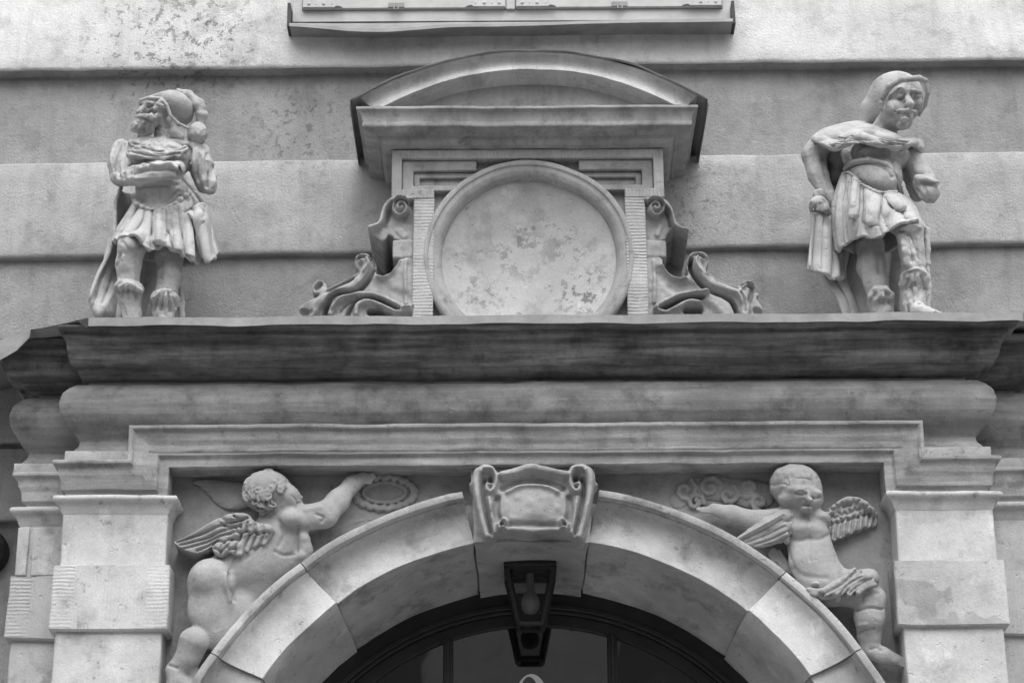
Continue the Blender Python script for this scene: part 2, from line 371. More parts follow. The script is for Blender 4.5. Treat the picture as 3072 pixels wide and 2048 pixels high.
# cornice
LIP = MF + 0.17
cor = [(LIP - 0.17 - 0.06, 1150), (MF - 0.03, 1146), (MF + 0.01, 1128), (MF + 0.035, 1112), (MF + 0.045, 1100), (MF + 0.062, 1096), (MF + 0.085, 1070), (MF + 0.094, 1040), (MF + 0.100, 1012),
       (MF + 0.112, 1006), (MF + 0.118, 1001), (MF + 0.118, 988), (MF + 0.132, 985), (MF + 0.145, 976), (MF + 0.150, 965), (MF - 0.06, 958)]
prof = [(d - MF, zat(v, d)) for d, v in cor]
prof[0] = (prof[0][0], prof[1][1]); prof[-1] = (prof[-1][0], prof[-2][1] + 0.004)
mb = MB(); COUT = OUT[:2] + [(-0.5, 1), (-0.5, 1)] + OUT[4:]; sweep(mb, plan_path(PLAN, COUT), rnd(prof, 0.004)); cornice = mb.build("cornice", M_SOOT, portal, rough=0.0032, angle=30)
# pulvinated frieze and its plinth
cush = [(-0.05, 1146), (0.018, 1147), (0.040, 1156), (0.058, 1172), (0.066, 1200), (0.060, 1232), (0.046, 1257), (0.030, 1278), (0.010, 1302), (0.001, 1318), (0.004, 1332), (0.016, 1342), (0.017, 1350), (-0.05, 1352)]
prof = [(o, zat(v, MF + o)) for o, v in cush][::-1]; prof[-1] = (-0.05, prof[-2][1] + 0.004); prof[0] = (-0.05, prof[1][1])
mb = MB(); sweep(mb, plan_path(PLAN, OUT), rnd(prof, 0.004)); mb.build("frieze", M_FRIEZE, portal, rough=0.004, angle=30)
pz0, pz1 = zat(1376, MF + 0.04), zat(1344, MF + 0.04); pl_prof = rnd([(-0.03, pz0), (0.040, pz0), (0.040, pz1 - 0.002), (0.034, pz1), (-0.03, pz1 + 0.002)], 0.004)
ex_ = (xat(386, 1270, MF + 0.04) + 0.02, xat(2770, 1262, MF + 0.04) - 0.02)
mb = MB(); sweep(mb, plan_path(PLAN[:4] + [(ex_[0], MF)], OUT[:4] + [(0, 1)]), pl_prof); mb.build("frieze_plinth", M_STONE, portal, rough=0.003, angle=30)
mb = MB(); sweep(mb, plan_path([(ex_[1], MF)] + PLAN[4:], [(0, 1)] + OUT[4:]), pl_prof); mb.build("frieze_plinth", M_STONE, portal, rough=0.003, angle=30)
# eared architrave: outward, distance below its upper edge
H = 0.134
arch_prof = [(-0.03, 0.002), (0.034, 0.0), (0.043, 0.003), (0.043, 0.015), (0.030, 0.022), (0.026, 0.034), (0.024, 0.05), (0.016, 0.066), (0.014, 0.098), (0.004, 0.102), (0.0, 0.106), (0.0, H), (-0.02, H), (-0.105, H)]
arch_prof = rnd(arch_prof, 0.004)
eLx, eRx = xat(386, 1270, MF + 0.04), xat(2770, 1262, MF + 0.04)
zTop = zat(1266, MF + 0.04); zEar = zat(1369, MF + 0.04)
pLx, pRx = xat(157, 1375, MF + 0.043) + 0.043, xat(3004, 1365, MF + 0.043) - 0.043
dn, rt, lf = (0, 0, -1), (1, 0, 0), (-1, 0, 0); o_ = (0, -1, 0)
path = [((pLx, -WF + 0.01, zEar), (-1, 0, 0), dn), ((pLx, -MF, zEar), (-1, -1, 0), dn), ((eLx, -MF, zEar), o_, (1, 0, -1)), ((eLx, -MF, zTop), o_, (1, 0, -1)),
        ((eRx, -MF, zTop), o_, (-1, 0, -1)), ((eRx, -MF, zEar), o_, (-1, 0, -1)), ((pRx, -MF, zEar), (1, -1, 0), dn), ((pRx, -WF + 0.01, zEar), (1, 0, 0), dn)]
mb = MB(); sweep(mb, path, arch_prof); mb.build("architrave", M_STONE_MID, portal, rough=0.0032, angle=30)
for s, xa, xb in ((-1, XWL - 0.0, pLx + 0.02), (1, pRx - 0.02, XWR)):       # the same moulding over the side pilasters
    mb = MB()
    if s < 0: pth = [((xa, 0, zEar), (-1, 0, 0), dn), ((xa, -WF, zEar), (-1, -1, 0), dn), ((xb, -WF, zEar), o_, dn)]
    else: pth = [((xa, -WF, zEar), o_, dn), ((xb, -WF, zEar), (1, -1, 0), dn), ((xb, 0, zEar), (1, 0, 0), dn)]
    sweep(mb, pth, arch_prof); mb.build("architrave", M_STONE, portal, rough=0.003, angle=30)
# masonry core behind frieze and cornice (keeps the mouldings solid)
mb = MB(); zc0, zc1 = zEar - H, zat(965, LIP - 0.02)
mb.box(XL + 0.01, XR - 0.01, 0.0, MF - 0.02, zTop - 0.02, zc1 - 0.02); mb.box(XWL + 0.01, XL + 0.008, 0.0, WF - 0.02, zEar - 0.02, zc1 - 0.02); mb.box(XR - 0.008, XWR - 0.01, 0.0, WF - 0.02, zEar - 0.02, zc1 - 0.02)
mb.build("core", M_STONE, portal)

# pilasters
ring = rnd([(-0.01, 0.0), (0.024, 0.001), (0.031, -0.005), (0.032, -0.013), (0.026, -0.021), (0.016, -0.024), (0.010, -0.034), (0.004, -0.050), (0.0, -0.06), (-0.01, -0.06)], 0.003)
def shaft(mb, x0, x1, d0, d1, rows, step=0.04):  # rows (z, outset)
    pts = []
    for i in range(len(rows) - 1):
        (za, oa), (zb_, ob) = rows[i], rows[i + 1]; n = max(1, int(abs(zb_ - za) / step))
        pts += [(za + (zb_ - za) * k / n, oa + (ob - oa) * k / n) for k in range(n)]
    pts.append(rows[-1]); nx = max(2, int((x1 - x0) / 0.04)); R = []
    for z, o in pts:
        r = [(x0 - o, -d0, z), (x0 - o, -(d1 + o) + 0.004, z), (x0 - o + 0.004, -(d1 + o), z)]
        r += [(x0 - o + (x1 - x0 + 2 * o) * k / nx, -(d1 + o), z) for k in range(1, nx)]
        r += [(x1 + o - 0.004, -(d1 + o), z), (x1 + o, -(d1 + o) + 0.004, z), (x1 + o, -d0, z)]; R.append(r)
    n = mb.grid(R); k = len(R[0])
    mb.face([n + i for i in range(k)]); mb.face([n + (len(R) - 1) * k + i for i in range(k)][::-1])
zRing = zat(1477, MF + 0.03); zSh = zRing - 0.004
zBt, zBb = zat(1683, MF + 0.02), zat(1882, MF + 0.02)
def pilaster(nm, x0, x1, d0, d1, mat, blockmat, inner, ends):
    mb = MB(); shaft(mb, x0, x1, d0, d1, [(zSh, 0), (0.0, 0)])
    p = mb.build(nm, mat, portal, rough=0.003, angle=40)
    mb = MB(); a, b_ = ends
    sweep(mb, [((x0, -a, zRing), (-1, 0, 0), (0, 0, 1)), ((x0, -d1, zRing), (-1, -1, 0), (0, 0, 1)), ((x1, -d1, zRing), (1, -1, 0), (0, 0, 1)), ((x1, -b_, zRing), (1, 0, 0), (0, 0, 1))], ring)
    mb.build("capital", mat, p, rough=0.003, angle=35)
    zt, n = zBt, 0
    while zt > 0.3:
        h = zBt - zBb; mb = MB()
        shaft(mb, x0 - 0.002, x1 + 0.002, d0, d1, [(zt, 0.001), (zt - 0.004, 0.016), (zt - h + 0.006, 0.018), (zt - h, 0.012)], 0.03)
        mb.build("rusticated_block", blockmat, p, rough=0.0035, angle=40); zt -= 2.05 * h; n += 1
    return p
pl = (xat(186, 1600, MF), xat(502, 1600, MF)); pr = (xat(2690, 1590, MF), xat(2984, 1590, MF))
M_TOOL_L = stone("tooled_block_stone", 0.52, seed=2.5, var=0.16, dirt=0.24, tool=pl, bump=0.8, tooldepth=0.22, age=0.6)
wl = (xat(62, 1560, WF), pl[0] + 0.0); wr = (pr[1], pr[1] + (pl[0] - xat(62, 1560, WF)))
M_TOOL_W = stone("tooled_side_block_stone", 0.42, seed=2.7, var=0.1, dirt=0.18, tool=(wl[0], 9.0), bump=0.8)
pilaster("pilaster", pl[0], pl[1], WF - 0.02, MF, M_STONE_PALE, M_TOOL_L, 1, (WF - 0.01, PF - 0.01))
pilaster("pilaster", pr[0], pr[1], WF - 0.02, MF, M_STONE_PALE, M_STONE_PATCH, -1, (PF - 0.01, WF - 0.01))
for (a, b_), bm_ in ((wl, M_TOOL_W), (wr, M_TOOL_W)):
    p = pilaster("pilaster", a, b_, 0.0, WF, M_STONE, bm_, 0, (0.0, 0.0))
mb = MB(); xx = xat(100, 1560, WF); mb.box(wl[0] - 0.004, xx - 0.008, WF - 0.02, WF + 0.009, zBt, zSh - 0.06); mb.box(xx + 0.004, wl[1] - 0.001, WF - 0.02, WF + 0.006, zBt, zSh - 0.06)
mb.build("pilaster_strip", M_STONE, p, bevel=0.004)

# archivolt
CI, RI = 2.7217, 1.0454; CO, RO = 2.6938, 1.2465; RB, CB = 0.9957, 2.7206
def arch_pt(fr, ang, d):                         # fr 0 = intrados, 1 = extrados
    R = RI + (RO - RI) * fr; C = CI + (CO - CI) * fr; return (R * sin(ang), -d, C + R * cos(ang))
def angle_of(u, v, fr, d):
    p = at(u, v, d); C = CI + (CO - CI) * fr; return atan2(p[0], p[2] - C)
kL, kR = angle_of(1423, 1631, 0, .45), angle_of(1765, 1631, 0, .45)
jL1 = 0.5 * (angle_of(919, 1680, 1, .47) + angle_of(996, 1813, 0, .45)); jL2 = 0.5 * (angle_of(630, 1972, 1, .47) + angle_of(795, 2030, 0, .45))
jR1 = 0.5 * (angle_of(2342, 1714, 1, .47) + angle_of(2250, 1840, 0, .45)); jR2 = 0.5 * (angle_of(2585, 1958, 1, .47) + angle_of(2420, 2025, 0, .45))
vou_prof = [(1.0, PF - 0.02), (1.0, 0.474), (0.985, 0.484), (0.93, 0.486), (0.865, 0.482), (0.85, 0.474), (0.845, 0.460), (0.825, 0.457), (0.81, 0.458), (0.80, 0.447), (0.74, 0.434), (0.66, 0.427), (0.55, 0.424), (0.4, 0.425), (0.25, 0.431), (0.1, 0.441), (0.012, 0.449), (0.0, 0.447)]
arch = MB(); R = []
for q in np.linspace(-1.57, 1.57, 90):
    R.append([((RI + 0.014) * sin(q), -0.39, CI + (RI + 0.014) * cos(q)), ((RO - 0.03) * sin(q), -0.41, CO + (RO - 0.03) * cos(q)), ((RO - 0.03) * sin(q), 0.0, CO + (RO - 0.03) * cos(q)), ((RB + 0.014) * sin(q), 0.0, CB + (RB + 0.014) * cos(q))])
arch.grid(R, close_u=True); arch_o = arch.build("arch", M_STONE, portal)
def voussoir(a0, a1, proud, mat, gap=0.0014):
    mb = MB(); n = max(3, int(abs(a1 - a0) / 0.035)); R = []
    for a in np.linspace(a0 + gap, a1 - gap, n):
        e = min(abs(a - a0), abs(a - a1)); ch = 0.003 if e < 0.003 else 0.0
        r = []
        for fr, d in vou_prof:
            dd = d + (proud if 0.0 <= fr < 0.805 and d > 0.4 else 0.0) - (ch if d > 0.4 else 0); r.append(arch_pt(fr, a, dd))
        for k in range(1, 8):                    # soffit running back to the door frame
            t_ = k / 7; rr = RI + (RB - RI) * t_ - proud * 0.5 + ch; d = 0.447 + proud - 0.004 + (0.0 - 0.447 - proud) * t_
            r.append((rr * sin(a), -d, CI + (CB - CI) * t_ + rr * cos(a)))
        r.append((1.3 * sin(a), 0.0, CB + 1.3 * cos(a))); R.append(r)
    k0 = mb.grid(R); k = len(R[0])
    mb.face([k0 + i for i in range(k)]); mb.face([k0 + (n - 1) * k + i for i in range(k)][::-1])
    return mb.build("voussoir", mat, arch_o, rough=0.0035, angle=35)
jL3, jR3 = jL2 - 0.36, jR2 + 0.36
for a0, a1, pr_, mt in ((kL, jL1, 0, M_STONE), (jL1, jL2, 0.016, M_STONE_PALE), (jL2, jL3, 0, M_STONE), (jL3, -1.57, 0.016, M_STONE_PALE), (kR, jR1, 0, M_STONE), (jR1, jR2, 0.02, M_STONE_PALE), (jR2, jR3, 0, M_STONE), (jR3, 1.57, 0.016, M_STONE_PALE)):
    voussoir(min(a0, a1), max(a0, a1), pr_, mt)
# jambs under the arch (below the picture)
for a, b_ in ((-RO, -RB), (RB, RO)):
    mb = MB(); mb.box(a, b_, 0, 0.45, 0, CI); mb.build("jamb", M_STONE, portal, bevel=0.006)
# spandrel panel
mb = MB(); zS = zTop - H + 0.001; n = 80; xs = np.linspace(pl[1] - 0.02, pr[0] + 0.02, n); rows = [[], []]
R = []
for x in xs:
    zl = CO + sqrt(max(0, (RO - 0.06) ** 2 - x * x)) if abs(x) < RO - 0.06 else 0.0
    R.append([(x, -PF, zl + (zS + 0.05 - zl) * k / 30) for k in range(31)])
mb.grid(R); mb.build("spandrel_panel", M_PANEL, portal, rough=0.004)
# keystone
kz1 = zat(1400, 0.5)
mb = MB()
def kx(u, v, d): return xat(u, v, d)
pts = [(kx(1412, 1412, .5), zTop - H - 0.004), (kx(1788, 1412, .5), zTop - H - 0.004), (RI * sin(kR) + 0.002, CI + RI * cos(kR) - 0.006), (RI * sin(kL) - 0.002, CI + RI * cos(kL) - 0.006)]
R = []
for k in range(13):
    tt = k / 12; xa = pts[0][0] + (pts[3][0] - pts[0][0]) * tt; xb = pts[1][0] + (pts[2][0] - pts[1][0]) * tt; zz = pts[0][1] + (pts[3][1] - pts[0][1]) * tt
    R.append([(xa + 0.004, -PF + 0.05, zz)] + [(xa + (xb - xa) * j / 14, -0.425 - 0.056 * tt, zz) for j in range(15)] + [(xb - 0.004, -PF + 0.05, zz)])
for k in range(1, 9):
    tt = k / 8; q0, q1 = kL + 0.003, kR - 0.003; rr = RI + (RB - RI) * tt - 0.012; zz = CI + (CB - CI) * tt; d = 0.48 * (1 - tt)
    row = [(rr * sin(q0 + (q1 - q0) * j / 14), -d, zz + rr * cos(q0 + (q1 - q0) * j / 14)) for j in range(15)]
    R.append([(row[0][0], -d + 0.0, row[0][2] + 0.05)] + row + [(row[-1][0], -d, row[-1][2] + 0.05)])
mb.grid(R); key = mb.build("keystone", M_KEY, portal, rough=0.003, angle=35)

# sheet-metal cover on the cornice, its left corner bent down
cov = thing("cornice_flashing", (0, -0.4, 4.5), "long worn sheet metal cover on the main cornice, bent down at its left corner", "flashing")
def cover():
    top = [(-260, 1095, .50), (-120, 1062, .51), (0, 1021, .53), (50, 1004, .55), (92, 990, .57), (120, 985, .585), (180, 973, .60), (235, 961, .62), (267, 955, LIP + 0.01)]
    bot = [(-260, 1150, .51), (-120, 1120, .52), (0, 1079, .54), (50, 1050, .56), (88, 1011, .56), (120, 1012, .50), (180, 1003, .48), (235, 988, .52), (267, 977, LIP + 0.012)]
    for u in np.arange(330, 3060, 40):
        v = 955 + (937 - 955) * (u - 267) / 2799 + 0.9 * sin(u * 0.011) + 0.6 * sin(u * 0.037)
        top.append((u, v, LIP + 0.01)); bot.append((u, v + 22 + 1.5 * sin(u * 0.02), LIP + 0.012))
    top += [(3066, 937, LIP + 0.01), (3080, 945, LIP - 0.04), (3100, 968, LIP - 0.1), (3260, 966, LIP - 0.11), (3340, 990, LIP - 0.2)]; bot += [(3066, 962, LIP + 0.012), (3080, 960, LIP - 0.04), (3100, 990, LIP - 0.1), (3260, 988, LIP - 0.11), (3340, 1010, LIP - 0.2)]
    zw = at(1600, 955, LIP)[2] + 0.035; mb = MB(); R = []
    for a, b_ in zip(top, bot):
        p, q = at(*a), at(*b_); back = np.array([p[0], 0.0, min(zw, p[2] + 0.05)])
        R.append([q + [0, 0.005, 0.001], q, p, p + (back - p) * 0.03, p + (back - p) * 0.25, p + (back - p) * 0.5, p + (back - p) * 0.75, back])
    mb.grid(R); o = mb.build("sheet", M_METAL, cov, rough=0.0022, angle=30)
    m_ = o.modifiers.new("thick", 'SOLIDIFY'); m_.thickness = 0.004; m_.offset = 0
    return zw
ZLEDGE = cover()

# ------------------------------------------------------------------ door: arched fanlight at the wall plane
door = thing("arched_door", (0, 0, 0), "dark arched wooden door with a glazed fanlight under the stone arch", "door")
def arc_ring(mb, r0, r1, d0, d1, a0=-1.5707, a1=1.5707, n=64, c=CB):
    R = []
    for q in np.linspace(a0, a1, n):
        R.append([(r * sin(q), -d, c + r * cos(q)) for r, d in ((r0, d0), (r1, d0), (r1, d1), (r0, d1))])
    mb.grid(R, close_u=True)
mb = MB(); arc_ring(mb, RB + 0.03, 0.945, -0.06, 0.0); arc_ring(mb, 0.946, 0.928, -0.06, 0.014); arc_ring(mb, 0.929, 0.915, -0.06, 0.004); arc_ring(mb, 0.916, 0.872, -0.06, -0.012)
mb.box(-RB - 0.02, -0.90, -0.06, 0.0, 0, CB); mb.box(0.90, RB + 0.02, -0.06, 0.0, 0, CB)
fr = mb.build("frame", M_WOOD, door, angle=30, bevel=0.003)
xm1, xm2 = xat(1344, 1960, 0), xat(1838, 1960, 0)
for x in (xm1, xm2):
    mb = MB(); mb.box(x - 0.017, x + 0.017, -0.05, 0.004, 2.4, CB + sqrt(0.875 ** 2 - x * x)); mb.box(x - 0.007, x + 0.007, 0.0045, 0.012, 2.4, CB + sqrt(0.875 ** 2 - x * x)); mb.build("mullion", M_WOOD, door, bevel=0.002)
edges = [-0.88, xm1 - 0.012, xm1 + 0.012, xm2 - 0.012, xm2 + 0.012, 0.88]
for a, b_ in ((-0.88, xm1 - 0.012), (xm1 + 0.012, xm2 - 0.012), (xm2 + 0.012, 0.88)):
    mb = MB(); pts = [(a, 2.42), (b_, 2.42)] + [(x, CB + sqrt(max(0, 0.881 ** 2 - x * x))) for x in np.linspace(b_, a, 24)]
    mb.prism(pts, -0.03, -0.024); mb.build("pane", M_GLASS, door, smooth=False)
mb = MB(); mb.box(-0.9, 0.9, -0.06, 0.006, 2.28, 2.42); mb.build("transom", M_WOOD, door, bevel=0.006)
mb = MB(); mb.box(-0.9, -0.003, -0.06, -0.01, 0.05, 2.28); mb.box(0.003, 0.9, -0.06, -0.01, 0.05, 2.28)
for x in (-0.8, -0.4 + 0.0, 0.1, 0.5):
    for z in (0.2, 0.9, 1.6): mb.box(x, x + 0.3, -0.01, 0.004, z, z + 0.55)
mb.build("door_leaf", M_WOOD, door, bevel=0.005)
# numeral on the glass, only its top shows over the picture's lower edge
c0 = at(1594, 2020, -0.02); mb = MB(); R = []
hw, hh = 0.058, 0.10; cz = c0[2] - hh
for q in np.linspace(0, 2 * pi, 64, endpoint=False):
    ox, oz = hw * sin(q), hh * cos(q); ix, iz = 0.036 * sin(q) - 0.004 + 0.0 * cos(q), (hh - 0.009) * cos(q)
    k = 0.0045 * max(0, cos(q)) * -1
    R.append([(c0[0] + x, y, cz + z) for x, z, y in ((ox, oz, 0.0235), (ox, oz, 0.0215), (ix + k, iz, 0.0215), (ix + k, iz, 0.0235))])
mb.grid(R, close_u=True, close_v=True); mb.build("house_number", M_WHITE, door, angle=30)

# ------------------------------------------------------------------ lantern under the keystone
LD = 0.215
zs = CI + (CB - CI) * 0.5 + 1.018
zL0 = zat(1703, LD + 0.07); zL1 = zat(1868, LD + 0.045)
LX = xat(1591, 1790, LD)
lan = thing("lantern", (LX, -LD, zL1), "small black tapering glass lantern with a bulb hanging under the keystone", "lantern")
wt, wb = 0.077, 0.040
mb = MB()
def sq(hw, z): return [(LX + sx * hw, -LD - sy * hw, z) for sx, sy in ((-1, -1), (1, -1), (1, 1), (-1, 1))]
for sx, sy in ((-1, -1), (1, -1), (1, 1), (-1, 1)):
    mb.tube([(LX + sx * wt, -LD - sy * wt, zL0), (LX + sx * wb, -LD - sy * wb, zL1)], 0.011, 6)
for hw, z in ((wt, zL0), (wb, zL1)):
    c = sq(hw, z)
    for i in range(4): mb.tube([c[i], c[(i + 1) % 4]], 0.010, 6)
lf_ = mb.build("frame", M_IRON, lan, angle=40)
mb = MB(); mb.box(LX - 0.088, LX + 0.088, LD - 0.088, LD + 0.088, zL0 + 0.004, zL0 + 0.02); mb.box(LX - 0.06, LX + 0.06, LD - 0.06, LD + 0.06, zL0 + 0.02, zL0 + 0.045); mb.box(LX - 0.015, LX + 0.015, LD - 0.015, LD + 0.015, zL0 + 0.045, zL0 + 0.13)
mb.build("cap", M_IRON, lan, bevel=0.004)
mb = MB(); top, bot = sq(wt - 0.004, zL0), sq(wb - 0.002, zL1)
for i in range(4): k = mb.verts([bot[i], bot[(i + 1) % 4], top[(i + 1) % 4], top[i]]); mb.face((k, k + 1, k + 2, k + 3))
k = mb.verts(bot); mb.face((k, k + 1, k + 2, k + 3))
mb.build("glass", M_LGLASS, lan, smooth=False)
mb = MB(); zc = zL0 - 0.100
mb.grid([[(LX + r * cos(q), -LD + r * sin(q), zc + h) for q in np.linspace(0, 2 * pi, 16, endpoint=False)] for r, h in ((0.002, -0.040), (0.016, -0.037), (0.028, -0.025), (0.033, -0.004), (0.030, 0.014), (0.021, 0.030), (0.014, 0.042), (0.013, 0.10))], close_u=True)
mb.build("bulb", M_BULB, lan, angle=60)

# ------------------------------------------------------------------ aedicule with the round medallion
AF = 0.33
aed = thing("medallion_aedicule", (0, -0.2, ZLEDGE), "stone frame with blank round medallion under a curved pediment on the cornice", "aedicule")
exL, exR = xat(1175, 520, AF), xat(1991, 520, AF); sxL, sxR = xat(1239, 760, AF), xat(1941, 760, AF)
zA0 = zat(455, AF); zE = zat(594, AF); zB = zat(955, LIP) - 0.02
zA0 = zat(447, AF)
mb = MB()
mb.prism([(sxL, zA0 + 0.03), (sxL, zB), (sxR, zB), (sxR, zA0 + 0.03)][::-1], 0.0, AF - 0.14)
mb.prism([(exL, zA0 + 0.03), (exL, zE), (sxL - 0.0005, zE), (sxL - 0.0005, zA0 + 0.03)][::-1], 0.0, AF - 0.045); mb.prism([(sxR + 0.0005, zA0 + 0.03), (sxR + 0.0005, zE), (exR, zE), (exR, zA0 + 0.03)][::-1], 0.0, AF - 0.045)
mc = at(1587, 761, AF + 0.01); ro = xat(1587 + 318, 761, AF + 0.01) - mc[0]; R = []
for q in np.linspace(0, 2 * pi, 200):            # front slab with a round opening for the sunk disc
    dx, dz_ = sin(q), cos(q); tt = min([((sxR if dx > 0 else sxL) - mc[0]) / dx if abs(dx) > 1e-6 else 9, ((zA0 + 0.03 if dz_ > 0 else zB) - mc[2]) / dz_ if abs(dz_) > 1e-6 else 9]); r0 = ro - 0.02
    R.append([(mc[0] + dx * r, -d, mc[2] + dz_ * r) for r, d in ((min(r0, tt), AF - 0.139), (min(r0, tt), AF - 0.045), (max(min(r0, tt) + 1e-4, tt), AF - 0.045), (max(min(r0, tt) + 1e-4, tt), AF - 0.139))])
mb.grid(R)
body = mb.build("body", M_AED, aed, rough=0.002, angle=30)
bw_ = 0.036
def bar(mb, x0, x1, z0, z1, d0, d1):
    nx, nz = max(1, int((x1 - x0) / 0.03)), max(1, int((z1 - z0) / 0.03)); e = 0.003
    xs = [x0, x0 + e] + [x0 + (x1 - x0) * k / nx for k in range(1, nx)] + [x1 - e, x1]; zs_ = [z0, z0 + e] + [z0 + (z1 - z0) * k / nz for k in range(1, nz)] + [z1 - e, z1]
    mb.grid([[(x, -(d1 - (e if (x in (x0, x1) or z in (z0, z1)) else 0)), z) for x in xs] for z in zs_])
    mb.grid([[(x, -d, z) for d in (d0, d1 - e)] for x, z in [(x0, q) for q in zs_] + [(x, z1) for x in xs[1:]] + [(x1, q) for q in zs_[::-1][1:]] + [(x, z0) for x in xs[::-1][1:]]])
mb = MB(); sw = 0.072
for a in (sxL, sxR - sw):
    mb = MB(); bar(mb, a, a + sw, zB, zE - 0.0, AF - 0.045, AF); mb.build("tooled_strip", M_AED_TZ, aed, rough=0.0022)
mb = MB(); zi, zt = zE + bw_, zA0 - bw_
mb.prism([(exL, zA0), (exR, zA0), (exR, zE), (sxR - sw, zE), (sxR - sw, zi), (exR - bw_, zi), (exR - bw_, zt), (exL + bw_, zt), (exL + bw_, zi), (sxL + sw, zi), (sxL + sw, zE), (exL, zE)], AF - 0.05, AF + 0.002)
mb.build("eared_border", M_AED_TX, aed, bevel=0.004)
z0, z1_ = zi + 0.0005, zt - 0.0005; gx = 0.30
for s in (-1, 1):
    a = exL + bw_ + 0.0005 if s < 0 else exR - bw_ - 0.0005; b_ = a - s * (gx - bw_)
    for nm, q0, q1, dd in (("recess_border", 0.0, 0.040, 0.014), ("recess_fillet", 0.0405, 0.062, 0.030)):
        e = a - s * q0; e1 = a - s * q1; zb0, zb1, zt0, zt1 = z0 + q0 * 0.5, z0 + q1 * 0.5, z1_ - q0, z1_ - q1
        mb = MB(); mb.prism([(e, zb0), (e, zt0), (b_, zt0), (b_, zt1), (e1, zt1), (e1, zb1), (b_, zb1), (b_, zb0)], AF - 0.05, AF - dd)
        mb.build(nm, M_AED, aed, bevel=0.004)
# medallion
mc = at(1587, 761, AF + 0.01); ro = xat(1587 + 318, 761, AF + 0.01) - mc[0]; ri = xat(1587 + 263, 761, AF) - mc[0]
def lathe_d(mb, prof_, n=96):
    R = [[(mc[0] + r * sin(q), -d, mc[2] + r * cos(q)) for q in np.linspace(0, 2 * pi, n, endpoint=False)] for r, d in prof_]
    mb.grid(R, close_u=True)
mb = MB(); lathe_d(mb, rnd([(ro + .004, AF - 0.05), (ro + .004, AF - 0.006), (ro - 0.004, AF + 0.002), (ri + 0.046, AF + 0.003), (ri + 0.042, AF - 0.004), (ri + 0.026, AF - 0.005), (ri + 0.012, AF - 0.014), (ri + 0.006, AF - 0.022), (ri, AF - 0.034), (ri, AF - 0.06)], 0.004))
mb.build("ring", M_AED, aed, rough=0.0035, angle=35)
mb = MB(); lathe_d(mb, [(ri + 0.006, AF - 0.042)] + [(ri * k / 14 + 0.0005, AF - 0.044 - 0.075 * (1 - (k / 14) ** 2)) for k in range(14, -1, -1)], 96)
disc = mb.build("disc", M_DISC, aed, rough=0.003, angle=60)
# cornice of the aedicule
cpro = [(AF - 0.02, 449), (AF, 447), (AF + 0.010, 444), (AF + 0.028, 434), (AF + 0.038, 420), (AF + 0.041, 409), (AF + 0.050, 407), (AF + 0.053, 403), (AF + 0.097, 378), (AF + 0.099, 372), (AF + 0.097, 364), (AF + 0.100, 350), (AF + 0.107, 336), (AF + 0.115, 328), (AF + 0.120, 324), (AF + 0.120, 316), (AF - 0.05, 310)]
prof = [(d - AF, zat(v, d)) for d, v in cpro]; prof[-1] = (-0.05, prof[-2][1] + 0.003); zLipA = prof[-2][1]
mb = MB(); sweep(mb, plan_path([(exL, 0), (exL, AF), (exR, AF), (exR, 0)], [(-1, 0), (-1, 1), (1, 1), (1, 0)]), rnd(prof, 0.0035)); mb.build("cornice", M_AED, aed, rough=0.0028, angle=30)
mb = MB(); mb.box(exL + 0.01, exR - 0.01, 0, AF - 0.01, zA0 + 0.0, zLipA - 0.003); mb.build("core", M_AED, aed)
# segmental pediment
def fitc(pts, d):
    q_ = np.array([at(1030 + x / 2, 140 + y / 2, d) for x, y in pts])[:, [0, 2]]; A = np.c_[2 * q_, np.ones(len(q_))]
    s_ = np.linalg.lstsq(A, (q_ ** 2).sum(1), rcond=None)[0]; return s_[0], s_[1], sqrt(s_[2] + s_[0] ** 2 + s_[1] ** 2)
PD = AF + 0.13
cx, czp, RP = fitc([(60, 320), (380, 160), (600, 80), (1080, 25), (1500, 55), (1850, 155), (2165, 300)], PD)
_, cz2, R2 = fitc([(320, 340), (700, 200), (1080, 155), (1450, 170), (1930, 330)], PD - 0.03)
_, cz3, R3 = fitc([(480, 340), (800, 230), (1080, 210), (1300, 220), (1830, 345)], PD - 0.07)
def ped(fr, q, d):
    if fr <= 1: C, R = czp + (cz2 - czp) * fr, RP + (R2 - RP) * fr
    else: C, R = cz2 + (cz3 - cz2) * (fr - 1), R2 + (R3 - R2) * (fr - 1)
    return np.array([cx + R * sin(q), -d, C + R * cos(q)])
ang = math.asin(min(1, (exR + 0.115 - exL + 0.115) / 2 / RP)); zcut = zLipA + 0.002
pp = [(0.02, 0.0), (0.03, PD - 0.006), (0.08, PD - 0.007), (0.12, PD - 0.012), (0.2, PD - 0.019), (0.35, PD - 0.026), (0.5, PD - 0.028), (0.65, PD - 0.026), (0.8, PD - 0.020), (0.92, PD - 0.016), (0.985, PD - 0.014), (1.0, PD - 0.018), (1.06, PD - 0.045), (1.3, PD - 0.052), (1.5, PD - 0.056), (1.55, PD - 0.066), (1.85, PD - 0.075), (2.0, PD - 0.08), (2.05, PD - 0.09), (2.06, 0.0)]
mb = MB(); R = []
for q in np.linspace(-ang, ang, 90):
    row = []
    for fr, d in pp:
        p = ped(min(fr, 2), q, d) if fr <= 2 else ped(2, q, d) - [0, 0, (fr - 2) * 0.1]
        p[2] = max(p[2], zcut); row.append(p)
    R.append(row)
k0 = mb.grid(R); k = len(pp); mb.face([k0 + i for i in range(k)]); mb.face([k0 + 89 * k + i for i in range(k)][::-1])
mb.build("pediment", M_PED, aed, rough=0.0022, angle=28)
mb = MB(); qs = np.linspace(-ang, ang, 60); pts = [(ped(2, q, 0)[0], max(zcut, ped(1.9, q, 0)[2])) for q in qs]
mb.prism([(qx, qz) for qx, qz in pts if qz > zcut + 0.004] , 0.0, PD - 0.088); mb.build("tympanum", M_AED, aed)
mb = MB(); R = []
